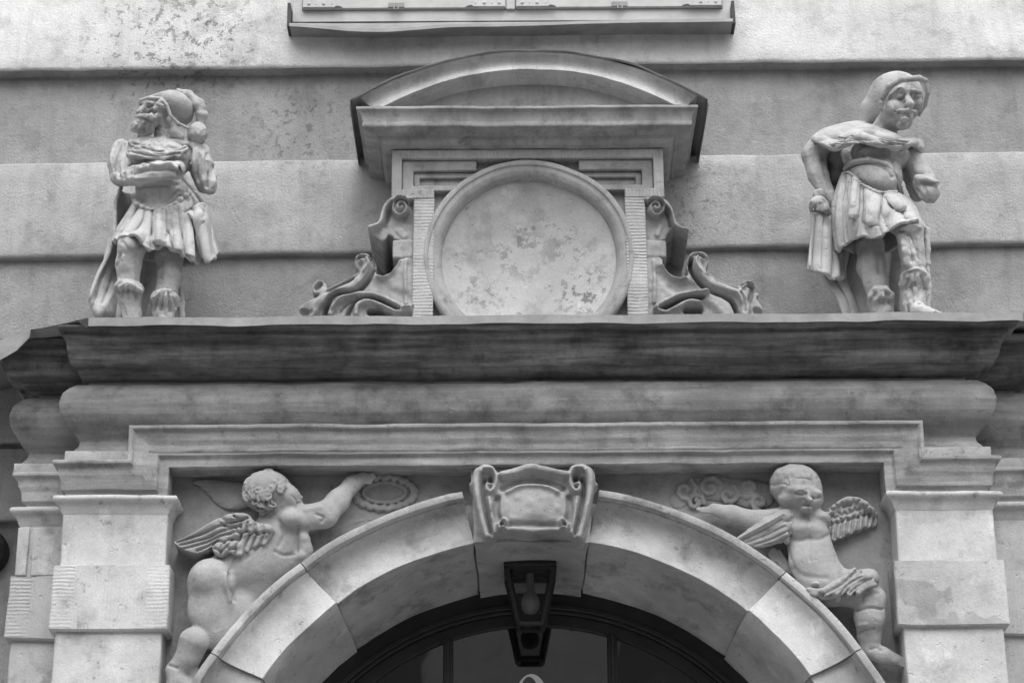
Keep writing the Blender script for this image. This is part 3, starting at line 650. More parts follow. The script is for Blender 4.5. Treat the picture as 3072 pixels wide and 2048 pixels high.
ang2 = ang + 0.035
for i, q in enumerate(np.linspace(-ang2, ang2, 70)):
    b_ = 0.0035 * vnoise(np.array([q * 9, 3.0, 1.0])) * 1.6; p = ped(-0.02, q, PD + 0.005) + [0, 0, b_]
    R.append([p + [0, 0.002, -0.006], p, p + [0, (PD + 0.005) * 0.5, 0.004], np.array([p[0], 0.0, p[2] + 0.006])])
mb.grid(R)
for s in (0, -1):
    p = R[s][1]; mb.grid([[p, p - [0, 0, 0.028]], [np.array([p[0], 0.0, p[2]]), np.array([p[0], 0.0, p[2] - 0.03])]])
o = mb.build("roof_flashing", M_METAL_DK, aed, rough=0.0015, angle=35); m_ = o.modifiers.new("thick", 'SOLIDIFY'); m_.thickness = 0.004; m_.offset = 0

#SCULPT_BEGIN
# ------------------------------------------------------------------ carving: solids blended in a grid of distances, then meshed
class Carve:
    def __init__(s, h=0.005): s.h = h * 0.66; s.ops = []; s.lo = np.full(3, 9e9); s.hi = -s.lo.copy()
    def _add(s, lo, hi, fn, k, op):
        if op == 'u': s.lo = np.minimum(s.lo, lo); s.hi = np.maximum(s.hi, hi)
        s.ops.append((np.array(lo), np.array(hi), fn, k * 0.6, op))
    def cap(s, a, b, ra, rb=None, k=0.012, op='u', flat=1.0):
        a, b = np.array(a, float), np.array(b, float); rb = ra if rb is None else rb; ab = b - a; L = float(ab @ ab) + 1e-12; R = max(ra, rb)
        def fn(X, Y, Z):
            t = np.clip(((X - a[0]) * ab[0] + (Y - a[1]) * ab[1] + (Z - a[2]) * ab[2]) / L, 0, 1)
            return np.sqrt((X - a[0] - t * ab[0]) ** 2 + ((Y - a[1] - t * ab[1]) / flat) ** 2 + (Z - a[2] - t * ab[2]) ** 2) - (ra + (rb - ra) * t)
        s._add(np.minimum(a, b) - R, np.maximum(a, b) + R, fn, k, op)
    def chain(s, pts, k=0.012, op='u', flat=1.0):       # pts: (point, radius)
        for (a, ra), (b, rb) in zip(pts[:-1], pts[1:]): s.cap(a, b, ra, rb, k, op, flat)
    def ell(s, c, r, k=0.012, op='u', ax=None, ry=0.0):
        """radii r = (along, depth, across); ax: direction of the long axis in the plane of the wall, or ry turn"""
        c = np.array(c, float); r = np.array(r, float); q = atan2(ax[2], ax[0]) if ax is not None else ry; cq, sq_ = cos(q), sin(q)
        if ax is not None: tilt = ax[1] / (sqrt(ax[0] ** 2 + ax[2] ** 2) + 1e-9)
        else: tilt = 0.0
        R = max(r[0], r[2])
        def fn(X, Y, Z):
            x, y, z = X - c[0], Y - c[1], Z - c[2]; u, w_ = x * cq + z * sq_, -x * sq_ + z * cq; y = y - tilt * u
            n = np.sqrt((u / r[0]) ** 2 + (y / r[1]) ** 2 + (w_ / r[2]) ** 2)
            return (n - 1.0) * min(r) * np.clip(n, 1.0, 1.6)
        e = np.array([R, r[1] + abs(tilt) * R, R]); s._add(c - e, c + e, fn, k, op)
    def mod(s, lo, hi, fn): s.ops.append((np.array(lo), np.array(hi), fn, 0, 'm'))
    def solve(s):
        pad = 4 * s.h; lo = s.lo - pad; n = np.ceil((s.hi + pad - lo) / s.h).astype(int) + 1
        A = [lo[i] + s.h * np.arange(n[i]) for i in range(3)]; G = np.full(n, 0.2, np.float32)
        for l, h_, fn, k, op in s.ops:
            e = max(k, 3 * s.h); e = max(e, 0.006); i0 = np.clip(np.floor((l - e - lo) / s.h).astype(int), 0, n); i1 = np.clip(np.ceil((h_ + e - lo) / s.h).astype(int) + 1, 0, n)
            if (i1 <= i0).any(): continue
            sl = tuple(slice(a, b) for a, b in zip(i0, i1)); X = A[0][sl[0]][:, None, None]; Y = A[1][sl[1]][None, :, None]; Z = A[2][sl[2]][None, None, :]
            d = fn(X, Y, Z); g = G[sl]
            if op == 'm': G[sl] = g + d; continue
            if op == 's': d = -d; t_ = np.clip(0.5 - 0.5 * (d - g) / max(k, 1e-6), 0, 1); G[sl] = d + (g - d) * t_ + k * t_ * (1 - t_)
            else: t_ = np.clip(0.5 + 0.5 * (d - g) / max(k, 1e-6), 0, 1); G[sl] = d + (g - d) * t_ - k * t_ * (1 - t_)
        return G, lo
    def build(s, name, mat, parent, rough=0.0, worn=0.0):
        if worn:
            def fn(X, Y, Z):
                X, Y, Z = np.broadcast_arrays(X, Y, Z); q = np.stack([X, Y, Z], -1)
                return (worn * (0.5 - np.abs(vnoise(q * 34 + 2.7))) + 0.6 * worn * vnoise(q * 85)).astype(np.float32)
            s.mod(s.lo - .02, s.hi + .02, fn)
        G, lo = s.solve(); v, f = surface(G, lo, s.h)
        return mesh_obj(name, v, f, mat, parent, rough, angle=0)
def surface(G, lo, h):
    n = G.shape; C = [(i, j, k) for i in (0, 1) for j in (0, 1) for k in (0, 1)]; S = G < 0
    c = [G[i:n[0] - 1 + i, j:n[1] - 1 + j, k:n[2] - 1 + k] for i, j, k in C]
    cnt = sum((q < 0).astype(np.int8) for q in c); act = (cnt > 0) & (cnt < 8); idx = np.argwhere(act)
    val = np.stack([q[act] for q in c], 1); acc = np.zeros((len(idx), 3)); m = np.zeros(len(idx)); P_ = np.array(C, float)
    for a in range(8):
        for b in range(a + 1, 8):
            if np.abs(P_[a] - P_[b]).sum() != 1: continue
            x = (val[:, a] < 0) != (val[:, b] < 0); t = val[x, a] / (val[x, a] - val[x, b]); acc[x] += P_[a] + t[:, None] * (P_[b] - P_[a]); m[x] += 1
    V = lo + h * (idx + acc / m[:, None]); I = np.full(act.shape, -1, np.int64); I[act] = np.arange(len(idx)); FS = []
    for ax in range(3):
        o1, o2 = [(1, 2), (2, 0), (0, 1)][ax]
        ch = np.diff(S, axis=ax); q = np.argwhere(ch); q = q[(q[:, o1] > 0) & (q[:, o2] > 0) & (q[:, o1] < n[o1] - 1) & (q[:, o2] < n[o2] - 1)]
        def cell(a, b):
            r = q.copy(); r[:, o1] -= a; r[:, o2] -= b; return I[r[:, 0], r[:, 1], r[:, 2]]
        F4 = np.stack([cell(1, 1), cell(0, 1), cell(0, 0), cell(1, 0)], 1); inv = S[tuple(q.T)]; F4[~inv] = F4[~inv][:, ::-1]; FS.append(F4)
    return V, np.concatenate(FS)

def poly_sd(px, pz, X, Z):
    d = np.full(np.broadcast(X, Z).shape, 9.0); ins = np.zeros(d.shape, bool); n = len(px)
    for i in range(n):
        x0, z0, x1, z1 = px[i], pz[i], px[(i + 1) % n], pz[(i + 1) % n]; ex, ez = x1 - x0, z1 - z0; L = ex * ex + ez * ez + 1e-12
        t = np.clip(((X - x0) * ex + (Z - z0) * ez) / L, 0, 1); d = np.minimum(d, (X - x0 - t * ex) ** 2 + (Z - z0 - t * ez) ** 2)
        cr = ((z0 > Z) != (z1 > Z)) & (X < (x1 - x0) * (Z - z0) / (z1 - z0 + 1e-12) + x0); ins ^= cr
    d = np.sqrt(d); return np.where(ins, -d, d)
def line_d(pts, X, Z):
    d = np.full(np.broadcast(X, Z).shape, 1e12)
    for (x0, z0), (x1, z1) in zip(pts[:-1], pts[1:]):
        ex, ez = x1 - x0, z1 - z0; L = ex * ex + ez * ez + 1e-12; t = np.clip(((X - x0) * ex + (Z - z0) * ez) / L, 0, 1)
        d = np.minimum(d, (X - x0 - t * ex) ** 2 + (Z - z0 - t * ez) ** 2)
    return np.sqrt(d)
def smooth_pts(pts, n=6, closed=False):
    P_ = [np.array(p, float) for p in pts]; out = []; m = len(P_)
    for i in range(m if closed else m - 1):
        a, b, c, d = (P_[(i + k) % m] if closed else P_[min(max(i + k, 0), m - 1)] for k in (-1, 0, 1, 2))
        for k in range(n):
            t = k / n; out.append(0.5 * (2 * b + (c - a) * t + (2 * a - 5 * b + 4 * c - d) * t * t + (3 * b - a - 3 * c + d) * t ** 3))
    if not closed: out.append(P_[-1])
    return out
def relief(name, mat, parent, C, outline, D, back, strokes, k=0.007, h=0.0032, rough=0.002, sm=4):
    """a carved slab standing out from the wall: outline and strokes (points, width, height) drawn on its front plane"""
    xz = lambda q: (lambda p: (p[0], p[2]))(C(q[0], q[1], D))
    o = [xz(q) for q in (smooth_pts(outline, sm, True) if sm else outline)]; ox, oz = [q[0] for q in o], [q[1] for q in o]
    X = np.arange(min(ox) - 5 * h, max(ox) + 5 * h, h); Z = np.arange(min(oz) - 5 * h, max(oz) + 5 * h, h); GX, GZ = X[:, None], Z[None, :]
    sdp = poly_sd(ox, oz, GX, GZ); Hm = np.zeros(sdp.shape) + D
    for pts, wd, ht in strokes:
        d = line_d([xz(q) for q in (smooth_pts(pts, 5) if len(pts) > 2 else pts)], GX, GZ); Hm = Hm + ht * np.exp(-(d / C.m(wd)) ** (4 if wd >= 20 else 2))
    Yd = np.arange(back - 0.01, Hm.max() + 4 * h, h)
    Hm = Hm + 0.0022 * vnoise(np.stack(np.broadcast_arrays(GX * 55, 0.0 * GX, GZ * 55), -1)) + 0.002 * vnoise(np.stack(np.broadcast_arrays(GX * 19, 0.0 * GX + 4, GZ * 19), -1))
    a = np.broadcast_to(sdp[:, None, :], (len(X), len(Yd), len(Z))); b = np.maximum(Yd[None, :, None] - Hm[:, None, :], back - Yd[None, :, None])
    t = np.clip(0.5 - 0.5 * (b - a) / k, 0, 1); G = (b + (a - b) * t + k * t * (1 - t)).astype(np.float32)
    v, f = surface(G[:, ::-1, :], np.array([X[0], -Yd[-1], Z[0]]), h)
    return mesh_obj(name, v, f, mat, parent, rough, angle=0)
def cloth(name, mat, parent, C, D0, rows, thick=0.010, nu=40, nv=30, folds=(), rough=0.0015):
    """draped sheet through rows of (x, y, depth) control points; folds: (count, depth, phase, grows)"""
    R = [smooth_pts([C(x, y, D0 + d) for x, y, d in r], 10) for r in rows]
    def res(p, n):
        p = np.array(p); s_ = np.r_[0, np.cumsum(np.linalg.norm(np.diff(p, axis=0), axis=1))]; q = np.linspace(0, s_[-1], n); return np.stack([np.interp(q, s_, p[:, i]) for i in range(3)], 1)
    R = [res(r, nu) for r in R]; cols = [res(smooth_pts([r[j] for r in R], 10), nv) for j in range(nu)]; A = np.array(cols).transpose(1, 0, 2)
    u = np.linspace(0, 1, nu)[None, :]; vv = np.linspace(0, 1, nv)[:, None]
    for cnt, dep, ph, gr in folds:
        wv = np.abs(np.sin((u * cnt + ph + 0.25 * np.sin(vv * 2.1 + ph)) * pi)) - 0.5
        A[:, :, 1] -= dep * wv * (vv ** gr if gr >= 0 else (1 - vv) ** -gr)
    mb = MB(); mb.grid([list(r) for r in A]); o = mb.build(name, mat, parent, rough=rough, angle=0)
    m_ = o.modifiers.new("thick", 'SOLIDIFY'); m_.thickness = thick; m_.offset = 0
    m_ = o.modifiers.new("soft", 'SUBSURF'); m_.levels = m_.render_levels = 1
    return o

def to_px(v):
    q = v - CAM; cp, sp = cos(PITCH), sin(PITCH); Z = cp * q[:, 1] + sp * q[:, 2]; x = q[:, 0] / Z; y = (-sp * q[:, 1] + cp * q[:, 2]) / Z
    c, s_ = cos(ROLL), sin(ROLL); return 1536 + F * (x * c - y * s_), 1024 - F * (x * s_ + y * c)
def engrave(root, C, strokes, skip=()):
    """chisel lines (points, width, height) into the front faces of every piece of a carving: furrows are negative"""
    seg = [([tuple(a) for a in smooth_pts(pts, 5)] if len(pts) > 2 else pts, wd, ht) for pts, wd, ht in strokes]
    for o in root.children:
        if o.type != 'MESH' or o.name.split('.')[0] in skip: continue
        me = o.data; n = len(me.vertices); v = np.empty(n * 3); nr = np.empty(n * 3); me.vertices.foreach_get("co", v); me.vertices.foreach_get("normal", nr)
        v = v.reshape(-1, 3); nr = nr.reshape(-1, 3); wv = v + base_of(o); u, w_ = to_px(wv); u = (u - C.ox) * C.k; w_ = (w_ - C.oy) * C.k
        vd = CAM - wv; vd /= np.linalg.norm(vd, axis=1)[:, None]; fc = (nr * vd).sum(1)
        if any(m_.type == 'SOLIDIFY' for m_ in o.modifiers): fc = np.abs(fc); dr = np.where((nr[:, 1] > 0)[:, None], -nr, nr)
        else: dr = nr
        fc = np.clip((fc - 0.1) / 0.35, 0, 1); tot = np.zeros(n)
        for pts, wd, ht in seg:
            xs, ys = [a[0] for a in pts], [a[1] for a in pts]; m = (u > min(xs) - 3 * wd) & (u < max(xs) + 3 * wd) & (w_ > min(ys) - 3 * wd) & (w_ < max(ys) + 3 * wd) & (fc > 0)
            if not m.any(): continue
            d = line_d(pts, u[m], w_[m]); tp = np.ones(m.sum()); tot[m] += ht * np.exp(-(d / wd) ** 2) * tp
        v = v + dr * (tot * fc)[:, None]; me.vertices.foreach_set("co", v.ravel()); me.update()

# ------------------------------------------------------------------ scroll brackets of the aedicule
CL, CR = Crop(870, 560, 3.7333, 900, 900), Crop(1860, 560, 3.7333, 900, 900)
BD = 0.305
def spiral(cx_, cy_, r0, r1, turns, a0, sgn): return [(cx_ + (r0 + (r1 - r0) * k / 40) * cos(a0 + sgn * turns * 2 * pi * k / 40), cy_ + (r0 + (r1 - r0) * k / 40) * sin(a0 + sgn * turns * 2 * pi * k / 40)) for k in range(41)]
upL = [(1385, 150), (1280, 150), (1180, 152), (1110, 182), (1055, 245), (1022, 330), (1005, 405), (972, 442), (925, 458), (882, 472), (880, 500), (915, 525), (965, 560), (1025, 605), (1070, 590), (1100, 540), (1150, 560), (1180, 595), (1385, 595)]
relief("volute_scroll", M_AED, aed, CL, upL, BD, 0.0, [([(1240, 272), (1245, 277)], 100, 0.030), (spiral(1243, 275, 112, 12, 1.9, -0.6, -1), 15, 0.020), ([(1385, 165), (1280, 165), (1185, 167), (1125, 192), (1072, 250), (1040, 330), (1022, 410), (985, 452), (900, 485)], 34, 0.036), ([(1110, 280), (1085, 360), (1060, 440)], 26, -0.016), ([(1215, 500), (1280, 560)], 40, 0.008)], sm=3)
loL = [(1385, 790), (1280, 795), (1230, 820), (1190, 900), (1130, 970), (1050, 1004), (990, 990), (955, 950), (965, 880), (945, 810), (890, 765), (815, 752), (755, 775), (722, 830), (735, 890), (775, 930), (768, 965), (700, 1002), (560, 1075), (428, 1140), (412, 1090), (370, 1045), (310, 1035), (275, 1065), (245, 1110), (262, 1185), (330, 1195), (300, 1230), (200, 1275), (120, 1330), (80, 1390), (72, 1480), (80, 1700), (1385, 1700)]
relief("leaf_scroll", M_AED, aed, CL, loL, BD + 0.01, 0.0, [([(1225, 830), (1185, 905), (1125, 980), (1050, 1014), (985, 1002)], 18, .016), ([(742, 800), (775, 776), (820, 768), (885, 786), (930, 825), (950, 890)], 18, .014), ([(790, 800), (835, 806)], 26, -.032), ([(780, 955), (700, 1018), (560, 1092), (430, 1152)], 16, .014), ([(1300, 830), (1290, 1000), (1300, 1300)], 22, .010), ([(830, 830), (870, 880), (830, 1000), (720, 1110), (600, 1170), (460, 1230), (330, 1330), (250, 1450)], 55, 0.030), ([(905, 800), (935, 880), (880, 1030), (760, 1160), (640, 1200), (520, 1215), (440, 1280), (385, 1460)], 26, -0.045),
    ([(450, 1440), (510, 1320), (620, 1250), (760, 1220), (900, 1222), (1080, 1262), (1270, 1370), (1370, 1350)], 32, 0.030), ([(735, 1440), (750, 1345), (830, 1300), (930, 1300), (1020, 1345), (1180, 1410), (1350, 1400)], 30, 0.026),
    ([(480, 1400), (560, 1300), (700, 1250)], 16, -.014), ([(560, 1400), (640, 1310), (760, 1245)], 14, -.014), ([(1000, 1290), (1120, 1330), (1230, 1390)], 15, -.014), ([(700, 1040), (560, 1110), (450, 1180)], 17, -.016), ([(860, 830), (880, 900), (830, 980)], 12, .012), ([(640, 1440), (680, 1350), (770, 1270), (900, 1262), (1040, 1305), (1200, 1385)], 22, -0.030), ([(900, 1400), (1000, 1400), (1110, 1450)], 38, -0.06), ([(1010, 1100), (1100, 1200), (1250, 1250)], 90, -0.012), ([(150, 1400), (220, 1420)], 40, -0.02), ([(340, 1080), (300, 1130)], 30, -0.02)], sm=3)
blk = [(1148, 598), (1385, 590), (1385, 800), (1148, 795)]
relief("scroll_block", M_AED, aed, CL, blk, BD + 0.012, 0.0, [], k=0.008, sm=0)
upR = [(270, 165), (400, 165), (490, 178), (550, 228), (597, 320), (622, 415), (665, 468), (715, 495), (765, 510), (766, 524), (700, 510), (640, 492), (600, 470), (560, 500), (520, 560), (480, 595), (270, 600)]
relief("volute_scroll", M_AED, aed, CR, upR, BD, 0.0, [([(400, 275), (405, 280)], 100, 0.030), (spiral(400, 278, 112, 12, 1.9, pi + 0.6, 1), 15, 0.020), ([(280, 180), (400, 180), (480, 194), (535, 240), (580, 325), (606, 420), (652, 480), (750, 515)], 34, 0.036), ([(530, 300), (560, 370), (575, 440)], 24, -0.014), ([(450, 450), (420, 540)], 34, 0.010)], sm=3)
loR = [(280, 790), (470, 800), (480, 860), (525, 945), (590, 1003), (660, 1026), (730, 1010), (772, 965), (750, 900), (752, 830), (798, 757), (865, 733), (935, 742), (985, 790), (992, 850), (962, 925), (985, 985), (1060, 1025), (1200, 1080), (1315, 1110), (1355, 1075), (1430, 1043), (1490, 1068), (1508, 1110), (1480, 1180), (1515, 1182), (1555, 1200), (1525, 1240), (1560, 1300), (1600, 1380), (1605, 1480), (1600, 1700), (280, 1700)]
relief("leaf_scroll", M_AED, aed, CR, loR, BD + 0.01, 0.0, [([(482, 880), (530, 960), (595, 1018), (660, 1042), (735, 1022)], 18, .016), ([(765, 850), (772, 810), (808, 770), (865, 752), (925, 758), (970, 800)], 18, .014), ([(880, 785), (920, 800)], 26, -.032), ([(975, 1000), (1060, 1042), (1200, 1097), (1315, 1128)], 16, .014), ([(380, 840), (390, 1000), (380, 1300)], 22, .010), ([(1360, 1090), (1430, 1060), (1485, 1085)], 16, .014), ([(890, 820), (860, 880), (930, 1010), (1060, 1110), (1200, 1160), (1330, 1200), (1400, 1330), (1400, 1460)], 52, 0.030), ([(800, 830), (800, 920), (870, 1050), (1000, 1180), (1150, 1240), (1250, 1290), (1310, 1440)], 26, -0.045),
    ([(400, 1370), (500, 1310), (680, 1225), (840, 1200), (980, 1200)], 26, 0.032), ([(410, 1400), (520, 1420), (640, 1360), (760, 1300), (880, 1310)], 26, 0.026), ([(460, 1370), (620, 1300), (800, 1255)], 15, -.014), ([(1080, 1060), (1200, 1110), (1320, 1160)], 17, -.016), ([(1370, 1130), (1420, 1090), (1470, 1080)], 12, .014), ([(1350, 1200), (1380, 1300), (1385, 1420)], 17, -.018), ([(870, 810), (850, 890), (900, 980)], 12, .012), ([(500, 1360), (650, 1290), (800, 1250), (930, 1250)], 22, -0.028), ([(760, 1380), (870, 1380)], 50, -0.055),
    ([(1000, 1250), (1120, 1330), (1200, 1440)], 90, 0.018), ([(1440, 1100), (1480, 1130), (1440, 1300)], 26, -0.025), ([(1520, 1390), (1560, 1410)], 36, -0.02), ([(450, 950), (600, 1120), (800, 1130)], 70, -0.012)], sm=3)
relief("scroll_block", M_AED, aed, CR, [(270, 594), (520, 594), (525, 788), (270, 792)], BD + 0.012, 0.0, [], k=0.008, sm=0)

# ------------------------------------------------------------------ cartouche on the keystone
CK = Crop(1300, 1350, 2.2467, 1348, 700)
k_ = lambda x, y, d: CK(x, y, d); r_ = CK.m
ctl = [(262, 190), (282, 125), (335, 90), (400, 100), (440, 150), (540, 132), (655, 96), (780, 130), (895, 150), (930, 102), (995, 86), (1052, 108), (1088, 165), (1092, 205), (1110, 225), (1085, 262), (1075, 330), (1055, 440), (1035, 550), (1005, 612), (950, 590), (905, 572), (780, 566), (665, 578), (540, 566), (440, 570), (405, 596), (360, 618), (322, 545), (296, 430), (270, 320), (268, 262), (240, 225), (262, 205)]
mir = lambda pts: [(1345 - x, y - 3) for x, y in pts]
st = [([(560, 370), (665, 365), (780, 370)], 150, .014), ([(470, 172), (560, 152), (655, 128), (770, 150), (880, 172)], 32, .034), ([(470, 262), (560, 222), (665, 208), (780, 222), (870, 262)], 22, -.018), ([(500, 290), (580, 252), (665, 242), (760, 252), (840, 290)], 15, .012),
      ([(470, 548), (560, 548), (665, 552), (780, 548), (880, 548)], 20, .028), ([(520, 505), (665, 500), (810, 505)], 16, -.012)]
side = [([(298, 150), (288, 220), (300, 330), (326, 460), (362, 590)], 26, .030), ([(345, 130), (400, 135), (425, 190), (415, 255), (385, 290), (358, 270), (362, 235), (385, 232)], 17, .030), ([(388, 190), (385, 215)], 17, -.030), ([(345, 200), (330, 300), (350, 420), (385, 560)], 15, -.026), ([(375, 330), (390, 430), (412, 560)], 17, .020), ([(430, 330), (425, 420), (445, 480)], 22, -.020),
        ([(478, 545), (448, 535), (440, 500), (465, 478), (490, 492), (482, 512)], 13, .026), ([(465, 508), (466, 510)], 12, -.022)]
st += side + [(mir(a), w_, h_) for a, w_, h_ in side]
relief("cartouche", M_KEY, key, CK, ctl, 0.535, 0.45, st, k=0.012, h=0.003, rough=0.0014, sm=3)

# ------------------------------------------------------------------ the two warriors on the cornice
DS = 0.30
def lumps(sc, amp, seed=0.0):
    def fn(X, Y, Z):
        X, Y, Z = np.broadcast_arrays(X, Y, Z); return (amp * vnoise(np.stack([X * sc + seed, Y * sc, Z * sc], -1))).astype(np.float32)
    return fn
C1 = Crop(200, 220, 2.0625, 1155, 1568); p = lambda x, y, d=0.0: C1(x, y, DS + d); r = C1.m
b0 = p(570, 1500); st1 = thing("warrior_statue", (b0[0], -DS, ZLEDGE - 0.02), "stone statue of bearded helmeted warrior gazing up to the left, forearm broken off", "statue")
S = Carve(0.0036)
S.ell(p(590, 720, 0.02), (r(165), 0.095, r(190)), 0.03)                      # belly of the cuirass
S.ell(p(575, 540, 0.02), (r(200), 0.10, r(130)), 0.04)                       # chest
S.ell(p(470, 520, 0.07), (r(85), 0.05, r(60)), 0.03); S.ell(p(660, 510, 0.07), (r(85), 0.05, r(60)), 0.03)
S.ell(p(590, 900, 0.0), (r(165), 0.10, r(120)), 0.04)
S.cap(p(612, 470, 0.02), p(592, 310, 0.045), r(64), r(56), 0.02)               # neck
S.ell(p(640, 235, 0.03), (r(118), 0.072, r(96)), 0.02, ry=-0.3)            # skull
S.ell(p(548, 232, 0.055), (r(92), 0.062, r(70)), 0.02, ry=-0.2)              # face, turned up to the left
S.cap(p(482, 203, 0.098), p(446, 238, 0.088), r(12), r(21), 0.006); S.ell(p(462, 247, 0.106), (r(15), .012, r(12)), 0.004)   # nose
S.cap(p(468, 184, 0.085), p(560, 170, 0.112), r(13), r(14), 0.008)           # brow
S.ell(p(508, 197, 0.122), (r(38), 0.028, r(20)), 0.004, 's', ry=-0.1); S.ell(p(510, 201, 0.098), (r(22), 0.014, r(12)), 0.003); S.cap(p(494, 210, .112), p(535, 206, .115), r(4), None, .003, 's')
S.ell(p(560, 232, 0.10), (r(34), 0.02, r(24)), 0.012)                        # cheek
S.chain([(p(430, 264, 0.09), r(10)), (p(465, 264, 0.115), r(17)), (p(520, 269, 0.124), r(20)), (p(580, 258, 0.10), r(13))], 0.006)   # moustache
S.chain([(p(555, 285, 0.075), r(34)), (p(495, 310, 0.09), r(48)), (p(440, 330, 0.09), r(38)), (p(414, 346, 0.085), r(20))], 0.012)
S.chain([(p(505, 350, 0.075), r(34)), (p(455, 380, 0.07), r(22))], 0.010)
S.cap(p(445, 287, .11), p(500, 291, .14), r(5), None, 0.004, 's')
lo_, hi_ = np.minimum(p(400, 285, -.02), p(600, 410, .16)), np.maximum(p(400, 285, -.02), p(600, 410, .16)); S.mod(lo_, hi_, lumps(110, .0035, 3))
S.ell(p(632, 292, 0.075), (r(20), 0.02, r(32)), 0.008)
S.chain([(p(655, 320, 0.05), r(30)), (p(668, 375, 0.05), r(36)), (p(700, 395, 0.045), r(30))], 0.008)
# arms
S.cap(p(350, 510, 0.0), p(335, 640, 0.03), r(80), r(62), 0.02)
S.chain([(p(335, 640, 0.03), r(60)), (p(470, 622, 0.12), r(55)), (p(680, 612, 0.14), r(50))], 0.012)
S.cap(p(790, 500, -0.02), p(850, 690, -0.03), r(70), r(55), 0.02)
# legs
S.chain([(p(500, 900, 0.02), r(110)), (p(402, 1070, 0.13), r(84))], 0.02)
S.chain([(p(402, 1075, 0.13), r(86)), (p(380, 1190, 0.11), r(74)), (p(385, 1330, 0.09), r(66)), (p(405, 1480, 0.08), r(50)), (p(410, 1570, 0.08), r(50))], 0.02)
S.ell(p(395, 1070, 0.165), (r(44), 0.022, r(40)), 0.03)
S.chain([(p(650, 950, 0.02), r(100)), (p(635, 1130, 0.04), r(84)), (p(635, 1250, 0.05), r(76)), (p(615, 1370, 0.05), r(66)), (p(600, 1500, 0.05), r(62)), (p(600, 1590, 0.05), r(60))], 0.02)
S.cap(p(400, 1560, 0.09), p(380, 1590, 0.19), r(48), r(36), 0.02); S.cap(p(600, 1580, 0.06), p(590, 1610, 0.17), r(52), r(38), 0.02)
S.mod(S.lo, S.hi, lumps(22, 0.0022))
S.build("body", M_STATUE, st1, rough=0.0012, worn=.0014)
# helmet with crest and tail
S = Carve(0.0045)
S.ell(p(668, 218, 0.03), (r(128), 0.092, r(98)), 0.01, ry=-0.3)
S.cap(p(462, 172, 0.08), p(590, 140, 0.09), r(17), r(26), 0.012)
S.ell(p(528, 250, 0.12), (r(108), 0.10, r(76)), 0.004, 's', ry=-0.15); S.ell(p(640, 350, 0.05), (r(100), 0.13, r(52)), 0.004, 's', ry=-0.5)
S.chain([(p(452, 196, 0.075), r(9)), (p(458, 168, 0.09), r(11)), (p(510, 152, 0.115), r(11)), (p(585, 158, 0.125), r(12)), (p(618, 195, 0.125), r(11)), (p(642, 262, 0.115), r(11)), (p(690, 310, 0.10), r(11)), (p(748, 340, 0.07), r(11))], 0.004)
S.chain([(p(580, 172, .13), r(14)), (p(560, 190, .13), r(13)), (p(590, 200, .128), r(12))], 0.004)
S.build("helmet", M_STATUE, st1, rough=0.0008, worn=.0008)
S = Carve(0.0045)
S.chain([(p(692, 116, 0.03), r(22)), (p(752, 138, 0.04), r(32)), (p(815, 195, 0.04), r(38)), (p(838, 260, 0.03), r(36)), (p(822, 315, 0.02), r(26))], 0.012)
S.ell(p(808, 375, 0.02), (r(66), 0.045, r(72)), 0.012)
for i in range(9): S.cap(p(765 + i * 11, 320, 0.07), p(780 + i * 11, 440, 0.07), r(4), None, 0.003, 's')
for i in range(11):
    a = i / 10; S.cap(p(715 + 120 * a, 100 + 190 * a ** 1.5, 0.09), p(690 + 100 * a, 150 + 150 * a, 0.085), r(4), None, 0.004, 's')
S.mod(S.lo, S.hi, lumps(70, 0.003))
S.build("crest", M_STATUE, st1, rough=0.0012, worn=.0017)
# sleeves
S = Carve(0.0045)
S.chain([(p(335, 470, 0.0), r(62)), (p(325, 560, 0.03), r(72)), (p(330, 650, 0.05), r(58))], 0.02); S.cap(p(385, 460, 0.03), p(360, 640, 0.08), r(42), r(40), 0.012)
S.chain([(p(345, 655, 0.08), r(44)), (p(450, 640, 0.14), r(56)), (p(560, 605, 0.165), r(58)), (p(685, 592, 0.16), r(52))], 0.015)
for x in (295, 330, 372): S.chain([(p(x, 430, 0.09), r(13)), (p(x - 24, 540, 0.12), r(14)), (p(x - 4, 660, 0.11), r(10))], 0.006, 's')
S.chain([(p(390, 560, .20), r(12)), (p(520, 590, .235), r(14)), (p(660, 570, .22), r(12))], 0.006, 's'); S.chain([(p(400, 650, .19), r(8)), (p(520, 640, .23), r(9)), (p(660, 622, .22), r(9))], 0.006, 's')
S.ell(p(700, 620, 0.16), (r(18), 0.05, r(50)), 0.006, 's')
S.mod(S.lo, S.hi, lumps(40, 0.004, 3)); S.build("sleeve", M_STATUE, st1, rough=0.0012, worn=.0017)
S = Carve(0.0045)
S.chain([(p(775, 470, 0.0), r(62)), (p(820, 570, 0.0), r(76)), (p(870, 680, -0.01), r(62)), (p(885, 715, -0.01), r(42))], 0.015); S.cap(p(845, 480, 0.0), p(905, 640, -0.02), r(34), r(30), 0.01)
for a, b_ in (((765, 540), (815, 745)), ((800, 470), (850, 715)), ((850, 500), (900, 690)), ((770, 600), (900, 560))): S.cap(p(a[0], a[1], .075), p(b_[0], b_[1], .065), r(14), r(17), 0.006, 's')
S.ell(p(875, 745, 0.03), (r(40), 0.05, r(26)), 0.006, 's', ry=0.6)
S.mod(S.lo, S.hi, lumps(32, 0.006, 5)); S.build("sleeve", M_STATUE, st1, rough=0.0012, worn=.0017)
